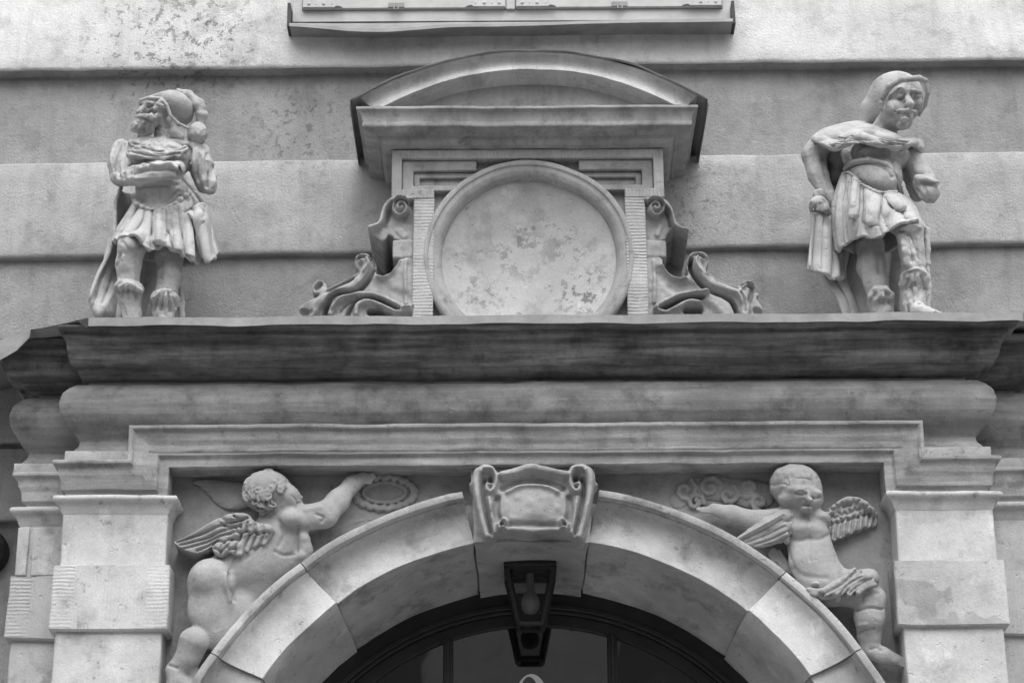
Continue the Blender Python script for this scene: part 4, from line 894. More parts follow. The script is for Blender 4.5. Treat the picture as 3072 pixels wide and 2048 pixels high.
# cuirass edge, shoulder drape and baldric
S = Carve(0.0045)
S.chain([(p(415, 790, .07), r(18)), (p(470, 835, .09), r(17)), (p(540, 850, .10), r(17)), (p(615, 838, .105), r(17)), (p(690, 800, .10), r(17)), (p(755, 750, .08), r(18))], 0.008)
for i in range(10):
    a = i / 9; S.ell(p(430 + 310 * a, 812 + 48 * sin(a * pi) - 60 * a * a, .105), (r(19), .012, r(17)), 0.004)
S.chain([(p(400, 430, .05), r(26)), (p(480, 450, .10), r(22)), (p(600, 490, .125), r(18)), (p(700, 500, .10), r(20))], 0.012)
S.chain([(p(395, 500, .11), r(30)), (p(470, 505, .135), r(26)), (p(600, 510, .145), r(24)), (p(730, 470, .09), r(26))], 0.015)
S.chain([(p(450, 420, .06), r(30)), (p(600, 425, .06), r(30)), (p(730, 445, .04), r(30))], 0.02)
S.chain([(p(675, 600, .15), r(15)), (p(730, 660, .12), r(16)), (p(790, 725, .09), r(15)), (p(845, 800, .05), r(15))], 0.006)
S.mod(S.lo, S.hi, lumps(45, 0.003, 7)); S.build("cuirass_trim", M_STATUE, st1, rough=0.0012, worn=.0017)
# kilt of straps
kb = [(400, 850, -.02), (420, 800, .06), (480, 830, .09), (540, 848, .105), (620, 838, .11), (700, 800, .10), (760, 760, .08), (800, 800, .0)]
km = [(320, 960, .0), (360, 940, .10), (440, 950, .14), (530, 970, .13), (620, 970, .13), (700, 960, .12), (780, 950, .09), (830, 960, .0)]
kh = [(283, 1060, -.02), (315, 1030, .13), (420, 1005, .20), (505, 1095, .17), (600, 1075, .15), (690, 1110, .13), (770, 1160, .09), (818, 1190, .0)]
cloth("kilt", M_STATUE, st1, C1, DS, [kb, km, kh], 0.012, nu=170, nv=70, folds=((9, 0.018, .3, .6),))
for tb in ([(450, 850), (520, 865), (512, 1075), (440, 1010)], [(538, 868), (612, 860), (604, 1068), (538, 1064)], [(628, 852), (692, 830), (720, 1098), (662, 1090)], [(704, 822), (756, 790), (796, 1140), (742, 1118)], [(385, 855), (438, 850), (420, 990), (345, 1005)]):
    t0, t1, t2, t3 = tb; xm_ = (t0[0] + t1[0]) / 2; dd = .128 - abs(xm_ - 570) * .00022
    cloth("kilt_tab", M_STATUE, st1, C1, DS, [[(*t0, dd - .035), ((t0[0] + t1[0]) / 2, (t0[1] + t1[1]) / 2, dd - .02), (*t1, dd - .035)], [((t0[0] + t3[0]) / 2, (t0[1] + t3[1]) / 2, dd + .012), ((t0[0] + t1[0] + t2[0] + t3[0]) / 4, (t0[1] + t1[1] + t2[1] + t3[1]) / 4, dd + .024), ((t1[0] + t2[0]) / 2, (t1[1] + t2[1]) / 2, dd + .012)], [(*t3, dd + .034), ((t3[0] + t2[0]) / 2, (t3[1] + t2[1]) / 2, dd + .046), (*t2, dd + .034)]], 0.012, nu=26, nv=46)
cloth("kilt_lining", M_STATUE, st1, C1, DS, [[(800, 800, .0), (600, 820, -.10), (400, 850, -.02)], [(830, 960, .0), (590, 1000, -.13), (320, 960, .0)], [(818, 1190, .0), (590, 1190, -.14), (283, 1060, -.02)]], 0.012, folds=((7, .02, .2, .6),))
# boots with fur cuffs
S = Carve(0.0045)
S.ell(p(388, 1335, .10), (r(86), .058, r(52)), 0.01); S.chain([(p(385, 1380, .09), r(74)), (p(405, 1490, .08), r(56)), (p(410, 1590, .08), r(54))], 0.015)
for i in range(8): S.cap(p(325 + i * 19, 1310 + 12 * sin(i), .17), p(345 + i * 14, 1385, .165), r(5), r(4), 0.004, 's')
S.chain([(p(315, 1345, .12), r(14)), (p(390, 1312, .16), r(14)), (p(462, 1350, .13), r(14))], 0.006)
S.mod(S.lo, S.hi, lumps(40, 0.003, 1)); S.build("boot", M_STATUE, st1, rough=0.0012, worn=.0017)
S = Carve(0.0045)
S.ell(p(605, 1405, .06), (r(88), .062, r(66)), 0.01); S.chain([(p(600, 1450, .05), r(80)), (p(595, 1520, .05), r(66)), (p(595, 1600, .05), r(64))], 0.015)
for i in range(9):
    a = (i - 4) * 0.28; S.cap(p(610 + 20 * sin(a), 1350, .135), p(610 + 85 * sin(a), 1350 + 110 * cos(a), .13), r(7), r(4), 0.004, 's')
S.chain([(p(705, 1340, .0), r(16)), (p(712, 1430, .0), r(20)), (p(710, 1590, .0), r(24))], 0.02)
S.mod(S.lo, S.hi, lumps(45, 0.005, 2)); S.build("boot", M_STATUE, st1, rough=0.0012, worn=.0017)
# cloak
cloth("cloak", M_STATUE, st1, C1, DS, [[(345, 690, -.02), (330, 720, -.05), (400, 740, -.10), (600, 720, -.12)], [(300, 830, .0), (320, 900, -.03), (380, 930, -.08), (600, 920, -.14)], [(300, 1030, .02), (250, 1090, .0), (330, 1130, -.08), (600, 1120, -.15)], [(205, 1230, .03), (215, 1280, .0), (330, 1300, -.06), (560, 1300, -.14)], [(142, 1385, .05), (190, 1480, .06), (300, 1500, .02), (480, 1510, -.10)], [(150, 1420, .0), (210, 1530, .0), (310, 1570, -.02), (480, 1580, -.12)]], 0.014, folds=((3, .035, .4, 1.2),))
cloth("cloak_end", M_STATUE, st1, C1, DS, [[(745, 870, .09), (790, 815, .10), (850, 800, .07), (880, 870, .0)], [(770, 900, .12), (800, 890, .12), (860, 900, .08), (905, 960, -.02)], [(800, 1000, .08), (830, 1020, .11), (880, 1020, .07), (920, 1060, -.02)], [(835, 1130, .05), (880, 1180, .10), (915, 1150, .06), (940, 1120, -.02)]], 0.016, folds=((2.5, .03, .2, .5),))
cloth("cloak_lining", M_STATUE, st1, C1, DS, [[(730, 900, .02), (790, 850, -.04), (880, 830, -.08)], [(760, 1050, .0), (830, 1020, -.06), (900, 1000, -.09)], [(775, 1190, -.02), (830, 1160, -.07), (910, 1130, -.10)]], 0.016, folds=((2, .03, .2, .5),))

engrave(st1, C1, [
    ([(600, 122), (680, 118), (742, 165), (768, 232), (752, 292)], 10, -.007), ([(450, 305), (432, 348)], 7, -.004), ([(485, 310), (470, 372)], 7, -.004), ([(522, 305), (512, 360)], 7, -.004),
    ([(405, 432), (480, 462), (560, 492), (610, 498)], 9, -.010), ([(398, 480), (470, 502), (570, 516), (700, 496)], 10, -.011), ([(420, 525), (500, 536), (600, 528), (725, 540)], 9, -.009), ([(640, 455), (700, 470), (745, 455)], 9, -.008), ([(430, 455), (520, 480), (600, 478)], 8, .006), ([(440, 505), (560, 528), (690, 516)], 8, .006),
    ([(395, 565), (450, 582), (505, 560), (565, 572), (640, 560), (690, 600)], 12, .010), ([(400, 622), (500, 600), (600, 596), (670, 602)], 16, -.012), ([(430, 650), (560, 640), (680, 636)], 9, .006),
    ([(318, 436), (288, 520), (298, 610)], 10, -.010), ([(352, 436), (318, 530), (324, 640)], 10, -.011), ([(386, 450), (358, 545), (350, 650)], 10, -.010), ([(335, 440), (303, 525), (310, 625)], 9, .007), ([(282, 470), (275, 540), (300, 640)], 8, .006),
    ([(765, 470), (768, 590), (800, 720)], 10, -.012), ([(822, 510), (800, 620), (832, 730)], 12, -.013), ([(866, 500), (884, 590), (868, 700)], 11, -.012), ([(905, 580), (880, 650), (850, 720)], 10, -.010), ([(792, 480), (786, 600), (815, 720)], 10, .009), ([(845, 500), (842, 610), (852, 715)], 11, .009), ([(900, 540), (915, 640), (905, 700)], 9, .008),
    ([(445, 705), (560, 690), (690, 690)], 12, -.006), ([(568, 715), (572, 800)], 10, -.005), ([(480, 740), (520, 790), (560, 800)], 10, -.004), ([(590, 800), (640, 780), (690, 730)], 10, -.004), ([(505, 775), (515, 790)], 12, .006),
    ([(482, 852), (462, 930), (402, 1002)], 8, -.012), ([(530, 862), (528, 960), (520, 1090)], 9, -.015), ([(615, 860), (622, 960), (660, 1085)], 9, -.015), ([(690, 835), (712, 990), (728, 1122)], 9, -.014), ([(440, 832), (372, 950), (305, 1040)], 9, -.011), ([(752, 790), (790, 960), (800, 1150)], 9, -.012), ([(570, 870), (570, 1050)], 14, .006), ([(505, 870), (495, 1050)], 10, .005), ([(655, 860), (690, 1080)], 12, .006), ([(340, 990), (440, 985)], 8, -.006), ([(545, 1045), (600, 1050)], 8, .008),
    ([(785, 840), (800, 960), (830, 1150)], 11, -.014), ([(850, 820), (880, 960), (900, 1130)], 10, -.012), ([(815, 850), (845, 980), (870, 1150)], 11, .009), ([(730, 860), (770, 840), (800, 850)], 9, -.010), ([(820, 850), (890, 870)], 7, -.007), ([(825, 900), (860, 880), (890, 960), (905, 1000)], 8, -.007),
    ([(345, 1045), (400, 1105), (465, 1062)], 12, -.005), ([(352, 1130), (345, 1290)], 12, .005), ([(430, 1120), (440, 1290)], 12, -.004), ([(590, 1130), (580, 1300)], 14, -.004), ([(660, 1240), (665, 1340)], 14, .004),
    ([(330, 1322), (385, 1300), (462, 1342)], 9, .008), ([(318, 1360), (390, 1345), (465, 1372)], 8, -.008), ([(375, 1310), (382, 1400)], 7, -.006), ([(350, 1320), (340, 1390)], 7, -.006), ([(420, 1330), (430, 1395)], 7, -.006), ([(345, 1430), (365, 1500)], 8, -.006),
    ([(545, 1385), (600, 1345), (640, 1350)], 8, .009), ([(560, 1400), (540, 1460)], 8, -.009), ([(600, 1365), (585, 1460)], 8, -.009), ([(632, 1362), (640, 1470)], 8, -.009), ([(660, 1385), (682, 1450)], 8, -.008), ([(520, 1420), (505, 1480)], 8, -.007), ([(615, 1370), (612, 1480)], 8, .007),
    ([(305, 1060), (245, 1240), (175, 1400)], 10, .009), ([(325, 1120), (275, 1280), (225, 1420)], 12, -.012), ([(330, 1280), (260, 1390), (215, 1480)], 10, .008), ([(150, 1400), (250, 1350), (310, 1350)], 10, -.010), ([(320, 740), (312, 830), (330, 920)], 9, -.008), ([(390, 720), (400, 830), (360, 900)], 8, -.008)], skip=("helmet",))
C2 = Crop(2350, 180, 1.9607, 1098, 1568); p = lambda x, y, d=0.0: C2(x, y, DS + d); r = C2.m
b0 = p(600, 1500); st2 = thing("warrior_statue", (b0[0], -DS, ZLEDGE - 0.02), "stone statue of moustached warrior in hooded helmet, looking down, hand on hip", "statue")
S = Carve(0.0036)
S.ell(p(575, 560, .02), (r(180), .09, r(110)), 0.03, ry=-0.15); S.ell(p(540, 690, .03), (r(165), .095, r(150)), 0.03); S.ell(p(520, 860, .0), (r(190), .10, r(130)), 0.04)
S.ell(p(560, 700, .09), (r(100), .045, r(90)), 0.03)                          # belly
S.ell(p(690, 535, .085), (r(46), .025, r(40)), 0.02); S.ell(p(505, 545, .08), (r(70), .03, r(40)), 0.02)
S.cap(p(560, 470, .0), p(630, 350, .05), r(85), r(72), 0.03)
S.ell(p(690, 245, .06), (r(112), .085, r(150)), 0.02, ry=-0.32)               # head
S.ell(p(690, 340, .09), (r(80), .055, r(72)), 0.02, ry=-0.32)                 # jaw
S.ell(p(700, 385, .115), (r(36), .02, r(26)), 0.015)                          # chin
S.cap(p(722, 205, .145), p(748, 258, .175), r(16), r(24), 0.012)              # nose
S.ell(p(722, 268, .165), (r(14), .014, r(12)), 0.01); S.ell(p(766, 258, .16), (r(13), .014, r(12)), 0.01)
S.chain([(p(640, 215, .125), r(16)), (p(690, 182, .145), r(17)), (p(730, 190, .15), r(14))], 0.012); S.chain([(p(750, 185, .145), r(14)), (p(800, 190, .12), r(15))], 0.012)
S.ell(p(690, 214, .155), (r(36), .026, r(20)), 0.006, 's', ry=0.25); S.ell(p(688, 218, .137), (r(23), .014, r(12)), 0.004, ry=0.25); S.cap(p(668, 222, .148), p(708, 212, .15), r(4), None, 0.003, 's')
S.ell(p(792, 214, .145), (r(26), .026, r(18)), 0.006, 's', ry=-0.2); S.ell(p(788, 218, .125), (r(18), .014, r(11)), 0.004)
S.ell(p(645, 285, .125), (r(48), .03, r(48)), 0.025); S.ell(p(795, 265, .105), (r(28), .03, r(42)), 0.02)
S.chain([(p(648, 312, .128), r(7)), (p(690, 297, .158), r(11)), (p(735, 294, .170), r(12)), (p(775, 304, .145), r(9)), (p(792, 326, .125), r(5))], 0.008)
S.ell(p(718, 330, .165), (r(38), .014, r(8)), 0.005, 's', ry=-0.1); S.ell(p(712, 350, .15), (r(30), .016, r(12)), 0.008)
S.chain([(p(572, 255, .10), r(13)), (p(578, 285, .095), r(12))], 0.006); S.ell(p(625, 330, .08), (r(50), .04, r(60)), 0.02)       # ear, jaw
# arms
S.chain([(p(215, 500, .0), r(72)), (p(180, 560, -.01), r(72)), (p(205, 680, .0), r(62)), (p(265, 800, .0), r(44)), (p(310, 850, .0), r(40))], 0.02)
S.chain([(p(290, 560, -.05), r(50)), (p(320, 640, -.06), r(44)), (p(300, 700, -.06), r(40))], 0.015)
S.chain([(p(745, 540, .01), r(60)), (p(785, 620, .0), r(62)), (p(815, 700, .03), r(52))], 0.02)
# legs
S.chain([(p(500, 930, .0), r(100)), (p(508, 1090, .02), r(82)), (p(520, 1210, .03), r(84)), (p(545, 1320, .03), r(66)), (p(575, 1430, .03), r(60)), (p(590, 1580, .03), r(56))], 0.02)
S.chain([(p(640, 900, .04), r(100)), (p(738, 985, .13), r(84)), (p(755, 1110, .11), r(74)), (p(765, 1200, .10), r(66)), (p(772, 1330, .10), r(66)), (p(770, 1450, .12), r(46))], 0.02)
S.ell(p(735, 990, .17), (r(50), .03, r(46)), 0.02)
S.cap(p(790, 1470, .20), p(900, 1495, .27), r(44), r(24), 0.02); S.cap(p(770, 1440, .14), p(800, 1475, .20), r(46), r(44), 0.02)
for i in range(4): S.cap(p(895 + i * 9, 1480 + i * 7, .285 - .006 * i), p(930 + i * 6, 1488 + i * 7, .30 - .006 * i), r(12 - i), r(9), 0.004)
S.cap(p(600, 1570, .05), p(590, 1600, .15), r(50), r(36), 0.02)
S.mod(S.lo, S.hi, lumps(22, 0.0022, 4)); S.build("body", M_STATUE, st2, rough=0.0012, worn=.0014)
# helmet like a hood
S = Carve(0.0045)
S.ell(p(665, 225, .03), (r(165), .10, r(165)), 0.01, ry=0.5); S.chain([(p(600, 200, .03), r(90)), (p(530, 290, .0), r(72)), (p(490, 370, -.02), r(46))], 0.04)
S.chain([(p(585, 225, .13), r(17)), (p(625, 155, .155), r(20)), (p(700, 116, .18), r(20)), (p(800, 108, .18), r(18)), (p(838, 122, .16), r(15))], 0.01)
S.ell(p(715, 262, .15), (r(112), .13, r(128)), 0.006, 's', ry=-0.2); S.ell(p(650, 345, .14), (r(85), .12, r(75)), 0.006, 's', ry=-.4)
S.chain([(p(838, 130, .13), r(14)), (p(850, 195, .12), r(13)), (p(836, 262, .10), r(12)), (p(800, 325, .08), r(10))], 0.006)
S.build("helmet", M_STATUE, st2, rough=0.0008, worn=.0006)
# mantle over the shoulders
cloth("mantle", M_STATUE, st2, C2, DS, [[(300, 400, -.06), (440, 375, -.03), (540, 400, .04), (640, 440, .10), (740, 465, .06), (800, 480, -.02)], [(215, 440, .0), (330, 410, .06), (500, 430, .12), (640, 465, .14), (750, 490, .10), (815, 505, .0)], [(165, 480, .03), (290, 470, .11), (440, 470, .14), (600, 490, .155), (740, 505, .11), (815, 530, .02)], [(170, 492, .03), (280, 526, .12), (450, 490, .13), (570, 520, .14), (740, 515, .10), (810, 545, .01)]], 0.022, folds=((2.5, .035, .15, .6), (5, .016, .4, .5)))
S = Carve(0.0045); S.chain([(p(330, 455, .12), r(9)), (p(470, 445, .165), r(11)), (p(620, 482, .185), r(9)), (p(740, 500, .14), r(9))], 0.008); S.chain([(p(250, 490, .11), r(9)), (p(400, 478, .17), r(11)), (p(560, 497, .19), r(9)), (p(700, 510, .15), r(8))], 0.008); S.chain([(p(755, 488, .08), r(13)), (p(788, 508, .06), r(16)), (p(806, 538, .04), r(10))], 0.01); S.chain([(p(560, 425, .115), r(14)), (p(640, 455, .14), r(15)), (p(720, 480, .13), r(14))], 0.01)
S.mod(S.lo, S.hi, lumps(40, .003)); S.build("mantle_knot", M_STATUE, st2, rough=0.0012, worn=.0017)
# belt and beaded edge
S = Carve(0.0042)
S.chain([(p(365, 640, .03), r(17)), (p(410, 600, .09), r(17)), (p(500, 585, .12), r(17)), (p(600, 612, .125), r(17)), (p(655, 670, .10), r(17)), (p(690, 750, .06), r(15)), (p(700, 800, .03), r(15))], 0.006)
bead = [(350, 670, .04), (380, 660, .07), (410, 678, .09), (435, 705, .105), (462, 735, .12), (495, 750, .13), (530, 768, .135), (565, 780, .135), (600, 782, .13), (635, 775, .12), (665, 780, .10)]
bp_ = smooth_pts(bead, 2)
for q in bp_: S.ell(p(q[0], q[1], q[2]), (r(13), .009, r(13)), 0.003)
S.build("belt", M_STATUE, st2, rough=0.0012, worn=.0017)
# kilt
kb = [(345, 720, -.03), (345, 675, .03), (400, 680, .085), (470, 740, .12), (560, 780, .13), (640, 778, .115), (700, 800, .05), (715, 830, -.02)]
km = [(280, 900, -.03), (300, 880, .06), (380, 880, .13), (470, 900, .16), (560, 900, .165), (660, 870, .15), (760, 870, .11), (790, 900, .0)]
kh = [(285, 1100, -.03), (320, 1130, .05), (395, 1068, .12), (480, 1040, .16), (560, 1050, .17), (650, 985, .20), (770, 945, .21), (832, 1000, .06)]
cloth("kilt", M_STATUE, st2, C2, DS, [kb, km, kh], 0.012, nu=170, nv=70, folds=((8, .018, .4, .7),))
cloth("kilt_lining", M_STATUE, st2, C2, DS, [[(715, 830, -.02), (540, 800, -.10), (345, 720, -.03)], [(790, 900, .0), (540, 950, -.13), (280, 900, -.03)], [(832, 1000, .06), (560, 1150, -.12), (285, 1100, -.03)]], 0.012, folds=((6, .02, .2, .6),))
for tb in ([(385, 700), (450, 745), (440, 925), (378, 925)], [(500, 780), (580, 795), (555, 975), (480, 960)], [(592, 800), (660, 795), (728, 868), (665, 882)]):
    t0, t1, t2, t3 = tb; dd = .15
    cloth("kilt_tab", M_STATUE, st2, C2, DS, [[(*t0, dd - .03), ((t0[0] + t1[0]) / 2, (t0[1] + t1[1]) / 2, dd - .012), (*t1, dd - .03)], [((t0[0] + t3[0]) / 2, (t0[1] + t3[1]) / 2, dd + .018), ((t0[0] + t1[0] + t2[0] + t3[0]) / 4, (t0[1] + t1[1] + t2[1] + t3[1]) / 4, dd + .028), ((t1[0] + t2[0]) / 2, (t1[1] + t2[1]) / 2, dd + .018)], [(*t3, dd + .03), ((t3[0] + t2[0]) / 2, (t3[1] + t2[1]) / 2, dd + .036), (*t2, dd + .03)]], 0.012, nu=26, nv=36)
# boots
S = Carve(0.0045)
S.ell(p(570, 1400, .05), (r(84), .058, r(66)), 0.01); S.chain([(p(575, 1440, .04), r(72)), (p(590, 1590, .04), r(60))], 0.015)
for i in range(9):
    a = (i - 4) * 0.3; S.cap(p(565 + 22 * sin(a), 1345, .12), p(570 + 84 * sin(a), 1350 + 105 * cos(a), .12), r(6), r(4), 0.004, 's')
S.ell(p(575, 1395, .125), (r(34), .02, r(36)), 0.01, 's'); S.mod(S.lo, S.hi, lumps(45, 0.005, 2)); S.build("boot", M_STATUE, st2, rough=0.0012, worn=.0017)
S = Carve(0.0045)
S.ell(p(770, 1295, .11), (r(88), .06, r(78)), 0.012); S.chain([(p(772, 1340, .10), r(78)), (p(772, 1420, .11), r(62)), (p(765, 1470, .12), r(58))], 0.015)
for i in range(9):
    a = (i - 4) * 0.3; S.cap(p(775 + 24 * sin(a), 1228, .17), p(775 + 86 * sin(a), 1235 + 140 * cos(a), .175), r(6), r(4), 0.004, 's')
S.chain([(p(700, 1040, .16), r(34)), (p(735, 1130, .16), r(44)), (p(760, 1215, .15), r(40))], 0.012)
S.chain([(p(842, 1000, .03), r(18)), (p(848, 1200, .03), r(18)), (p(850, 1500, .03), r(22))], 0.02)
S.mod(S.lo, S.hi, lumps(50, 0.005, 6)); S.build("boot", M_STATUE, st2, rough=0.0012, worn=.0017)
# sleeve and stump of the raised forearm
S = Carve(0.0045)
S.chain([(p(755, 560, .02), r(58)), (p(800, 650, .02), r(62)), (p(830, 720, .04), r(66)), (p(860, 780, .06), r(62))], 0.015); S.cap(p(740, 640, -.04), p(790, 790, -.03), r(60), r(50), 0.02); S.cap(p(790, 690, .08), p(900, 720, .10), r(26), r(20), 0.01)
S.ell(p(880, 800, .14), (r(50), .05, r(40)), 0.01, 's'); S.cap(p(770, 600, .09), p(815, 700, .11), r(9), r(12), 0.01, 's')
S.mod(S.lo, S.hi, lumps(36, 0.006, 9)); S.build("sleeve", M_STATUE, st2, rough=0.0012, worn=.0017)
# cloth bundle in the hand on the hip and its fall
S = Carve(0.0045); S.ell(p(205, 850, .04), (r(56), .04, r(48)), 0.01); S.ell(p(240, 880, .05), (r(36), .03, r(40)), 0.01); S.ell(p(215, 790, .02), (r(40), .03, r(40)), 0.015)
for i in range(4): S.cap(p(180 + i * 24, 830 + 4 * i, .085), p(176 + i * 26, 882, .08), r(12), r(11), 0.005)
S.mod(S.lo, S.hi, lumps(60, 0.005, 1)); S.build("hand", M_STATUE, st2, rough=0.0012, worn=.0017)
cloth("drapery", M_STATUE, st2, C2, DS, [[(165, 890, .02), (215, 900, .06), (260, 920, .03), (300, 930, -.02)], [(165, 1010, .02), (230, 1020, .06), (290, 1040, .02), (330, 1080, -.04)], [(150, 1130, .02), (220, 1150, .05), (290, 1180, .03), (350, 1200, -.05)], [(145, 1225, .03), (215, 1260, .06), (290, 1285, .05), (355, 1300, -.02)]], 0.016, folds=((3, .03, .3, .7),))
cloth("drapery_fall", M_STATUE, st2, C2, DS, [[(300, 1000, -.06), (360, 1000, -.10), (430, 1000, -.12), (620, 1000, -.14), (700, 1000, -.13)], [(230, 1270, -.02), (320, 1250, -.05), (400, 1250, -.10), (620, 1250, -.13), (700, 1250, -.13)], [(300, 1400, -.03), (360, 1400, -.03), (420, 1400, -.08), (600, 1400, -.12), (690, 1400, -.12)], [(360, 1560, -.04), (400, 1560, -.03), (440, 1560, -.07), (600, 1560, -.12), (690, 1560, -.12)]], 0.016, folds=((4, .03, .3, .0),))
cloth("cloak", M_STATUE, st2, C2, DS, [[(230, 500, -.06), (330, 520, -.10), (440, 540, -.12)], [(200, 640, -.05), (300, 660, -.10), (420, 680, -.12)], [(215, 800, -.03), (300, 830, -.08), (420, 840, -.12)], [(240, 960, -.03), (320, 960, -.08), (430, 960, -.12)]], 0.014, folds=((3, .03, .2, .3),))
engrave(st2, C2, [
    ([(190, 492), (300, 470), (430, 478)], 9, -.010), ([(250, 455), (320, 470), (390, 505)], 9, -.009), ([(400, 408), (480, 432), (570, 462), (650, 482), (745, 492)], 9, -.010), ([(380, 440), (480, 462), (580, 495)], 9, .008), ([(330, 425), (430, 470), (480, 500)], 9, -.009), ([(520, 430), (620, 470), (730, 480)], 8, .007), ([(590, 505), (680, 494), (770, 505)], 8, -.009), ([(280, 500), (360, 495), (440, 492)], 9, .007), ([(545, 415), (600, 440), (680, 452)], 8, -.008), ([(770, 490), (800, 530)], 7, -.008),
    ([(600, 548), (642, 582), (662, 645)], 11, -.006), ([(520, 570), (600, 575), (640, 590)], 12, -.006), ([(668, 560), (690, 572), (712, 556)], 9, -.006), ([(690, 538), (692, 540)], 9, .006), ([(455, 560), (520, 590)], 12, -.004), ([(560, 600), (600, 640)], 10, -.003),
    ([(400, 620), (500, 605), (590, 630), (640, 690)], 9, -.008), ([(660, 660), (690, 740), (705, 800)], 8, -.008),
    ([(332, 705), (302, 880), (318, 1112)], 9, -.013), ([(366, 690), (346, 900), (356, 1078)], 9, -.012), ([(350, 700), (325, 890), (338, 1090)], 9, .007), ([(398, 695), (384, 860), (376, 1000), (384, 1070)], 8, -.010), ([(420, 710), (408, 860)], 9, .006), ([(452, 745), (444, 930), (418, 1062)], 8, -.013), ([(470, 765), (466, 930), (450, 1045)], 8, -.010), ([(500, 790), (480, 960)], 8, .006), ([(585, 792), (566, 960), (590, 1045)], 10, -.014), ([(600, 810), (655, 882), (728, 868)], 7, -.009), ([(640, 900), (620, 980), (570, 1045)], 11, .007), ([(690, 890), (720, 940)], 10, -.005), ([(290, 870), (318, 880)], 7, -.008), ([(380, 925), (440, 920)], 7, -.008), ([(482, 962), (555, 975)], 7, -.009), ([(700, 935), (780, 935)], 7, -.006),
    ([(475, 1120), (470, 1250), (480, 1330)], 13, .004), ([(560, 1120), (565, 1250)], 13, -.005), ([(520, 1100), (530, 1220)], 14, .003), ([(700, 1012), (755, 1030), (800, 1005)], 11, -.007), ([(715, 985), (760, 970), (800, 985)], 9, .006), ([(740, 1060), (760, 1180)], 12, -.009), ([(700, 1060), (715, 1200)], 10, .006), ([(790, 1050), (800, 1200)], 10, .006),
    ([(530, 1345), (575, 1335), (620, 1365)], 8, .008), ([(540, 1370), (510, 1420)], 8, -.008), ([(575, 1355), (570, 1420)], 8, -.008), ([(605, 1370), (625, 1430)], 8, -.008), ([(560, 1430), (600, 1420)], 12, -.006),
    ([(715, 1260), (775, 1228), (830, 1255)], 9, .010), ([(740, 1270), (715, 1350)], 8, -.009), ([(775, 1262), (775, 1330)], 8, -.009), ([(810, 1270), (835, 1350)], 8, -.009), ([(750, 1340), (760, 1420)], 9, -.008), ([(800, 1350), (790, 1430)], 9, -.007),
    ([(690, 205), (720, 200)], 9, -.004), ([(655, 305), (700, 318), (760, 318), (790, 330)], 7, -.006), ([(640, 250), (660, 290)], 10, -.003),
    ([(815, 720), (870, 730), (915, 725)], 8, -.009), ([(780, 760), (830, 820)], 9, -.007), ([(830, 740), (850, 830)], 8, -.006),
    ([(150, 560), (165, 640), (215, 760)], 14, .003), ([(230, 560), (245, 660), (280, 760)], 12, -.004),
    ([(195, 925), (178, 1080), (165, 1225)], 9, -.010), ([(238, 930), (230, 1080), (222, 1245)], 10, -.012), ([(282, 940), (290, 1100), (300, 1275)], 10, -.011), ([(215, 930), (204, 1080), (192, 1230)], 9, .008), ([(262, 930), (262, 1100), (262, 1260)], 10, .008), ([(300, 1150), (330, 1290)], 9, .007), ([(260, 1290), (330, 1380), (370, 1470)], 9, .008), ([(300, 1280), (350, 1380), (400, 1480)], 9, -.010), ([(235, 975), (260, 960), (255, 990)], 7, -.007), ([(225, 1050), (245, 1055)], 8, -.007)], skip=("helmet",))

# ------------------------------------------------------------------ winged cherubs carved in the spandrels
C3 = Crop(450, 1380, 2.347, 2230, 1568); p = lambda x, y, d=0.0: C3(x, y, PF + d); r = C3.m
b0 = p(560, 900); ch1 = thing("cherub_relief", (b0[0], -PF, b0[2]), "carved relief of curly haired winged cherub seen from behind, reaching to a wreath", "relief")
S = Carve(0.0048); fl = 0.62
S.ell(p(860, 240, .06), (r(150), .070, r(140)), 0.02, ry=-0.1)                # head
S.ell(p(985, 280, .06), (r(85), .055, r(95)), 0.03)
S.cap(p(1045, 255, .07), p(1068, 262, .07), r(18), r(14), 0.012); S.ell(p(1040, 315, .06), (r(30), .03, r(26)), 0.015)
S.ell(p(900, 370, .04), (r(110), .06, r(60)), 0.03)
S.chain([(p(960, 420, .05), r(125)), (p(880, 520, .06), r(150)), (p(760, 640, .06), r(150)), (p(600, 745, .06), r(140)), (p(470, 830, .06), r(140))], 0.07, flat=.5)
S.ell(p(425, 845, .075), (r(160), .075, r(155)), 0.025); S.ell(p(740, 740, .035), (r(210), .072, r(190)), 0.05, ry=0.3); S.ell(p(880, 690, .03), (r(200), .062, r(170)), 0.05, ry=0.4); S.ell(p(720, 890, .01), (r(190), .058, r(170)), 0.04, ry=0.6)
S.ell(p(990, 430, .08), (r(90), .05, r(75)), 0.03)
S.chain([(p(1010, 420, .07), r(100)), (p(1230, 385, .07), r(95)), (p(1320, 290, .06), r(78)), (p(1420, 165, .05), r(56)), (p(1500, 120, .045), r(44))], 0.03, flat=0.7)
for i in range(5): S.cap(p(1500, 112 + i * 9, .05), p(1590 - 12 * abs(i - 1), 95 + i * 16, .055), r(13), r(9), 0.006)
S.chain([(p(1070, 560, .06), r(60)), (p(1085, 640, .05), r(54)), (p(1040, 720, .05), r(50))], 0.03); S.ell(p(1060, 690, .05), (r(60), .04, r(48)), 0.02)
S.chain([(p(430, 900, .09), r(160)), (p(430, 1060, .08), r(150)), (p(470, 1200, .07), r(125)), (p(520, 1300, .05), r(90))], 0.04, flat=0.6)
S.ell(p(620, 1060, .02), (r(150), .06, r(190)), 0.03)
S.ell(p(345, 1000, .05), (r(62), .035, r(32)), 0.012); S.ell(p(338, 1055, .05), (r(56), .035, r(30)), 0.012); S.ell(p(350, 1112, .045), (r(56), .035, r(30)), 0.012)
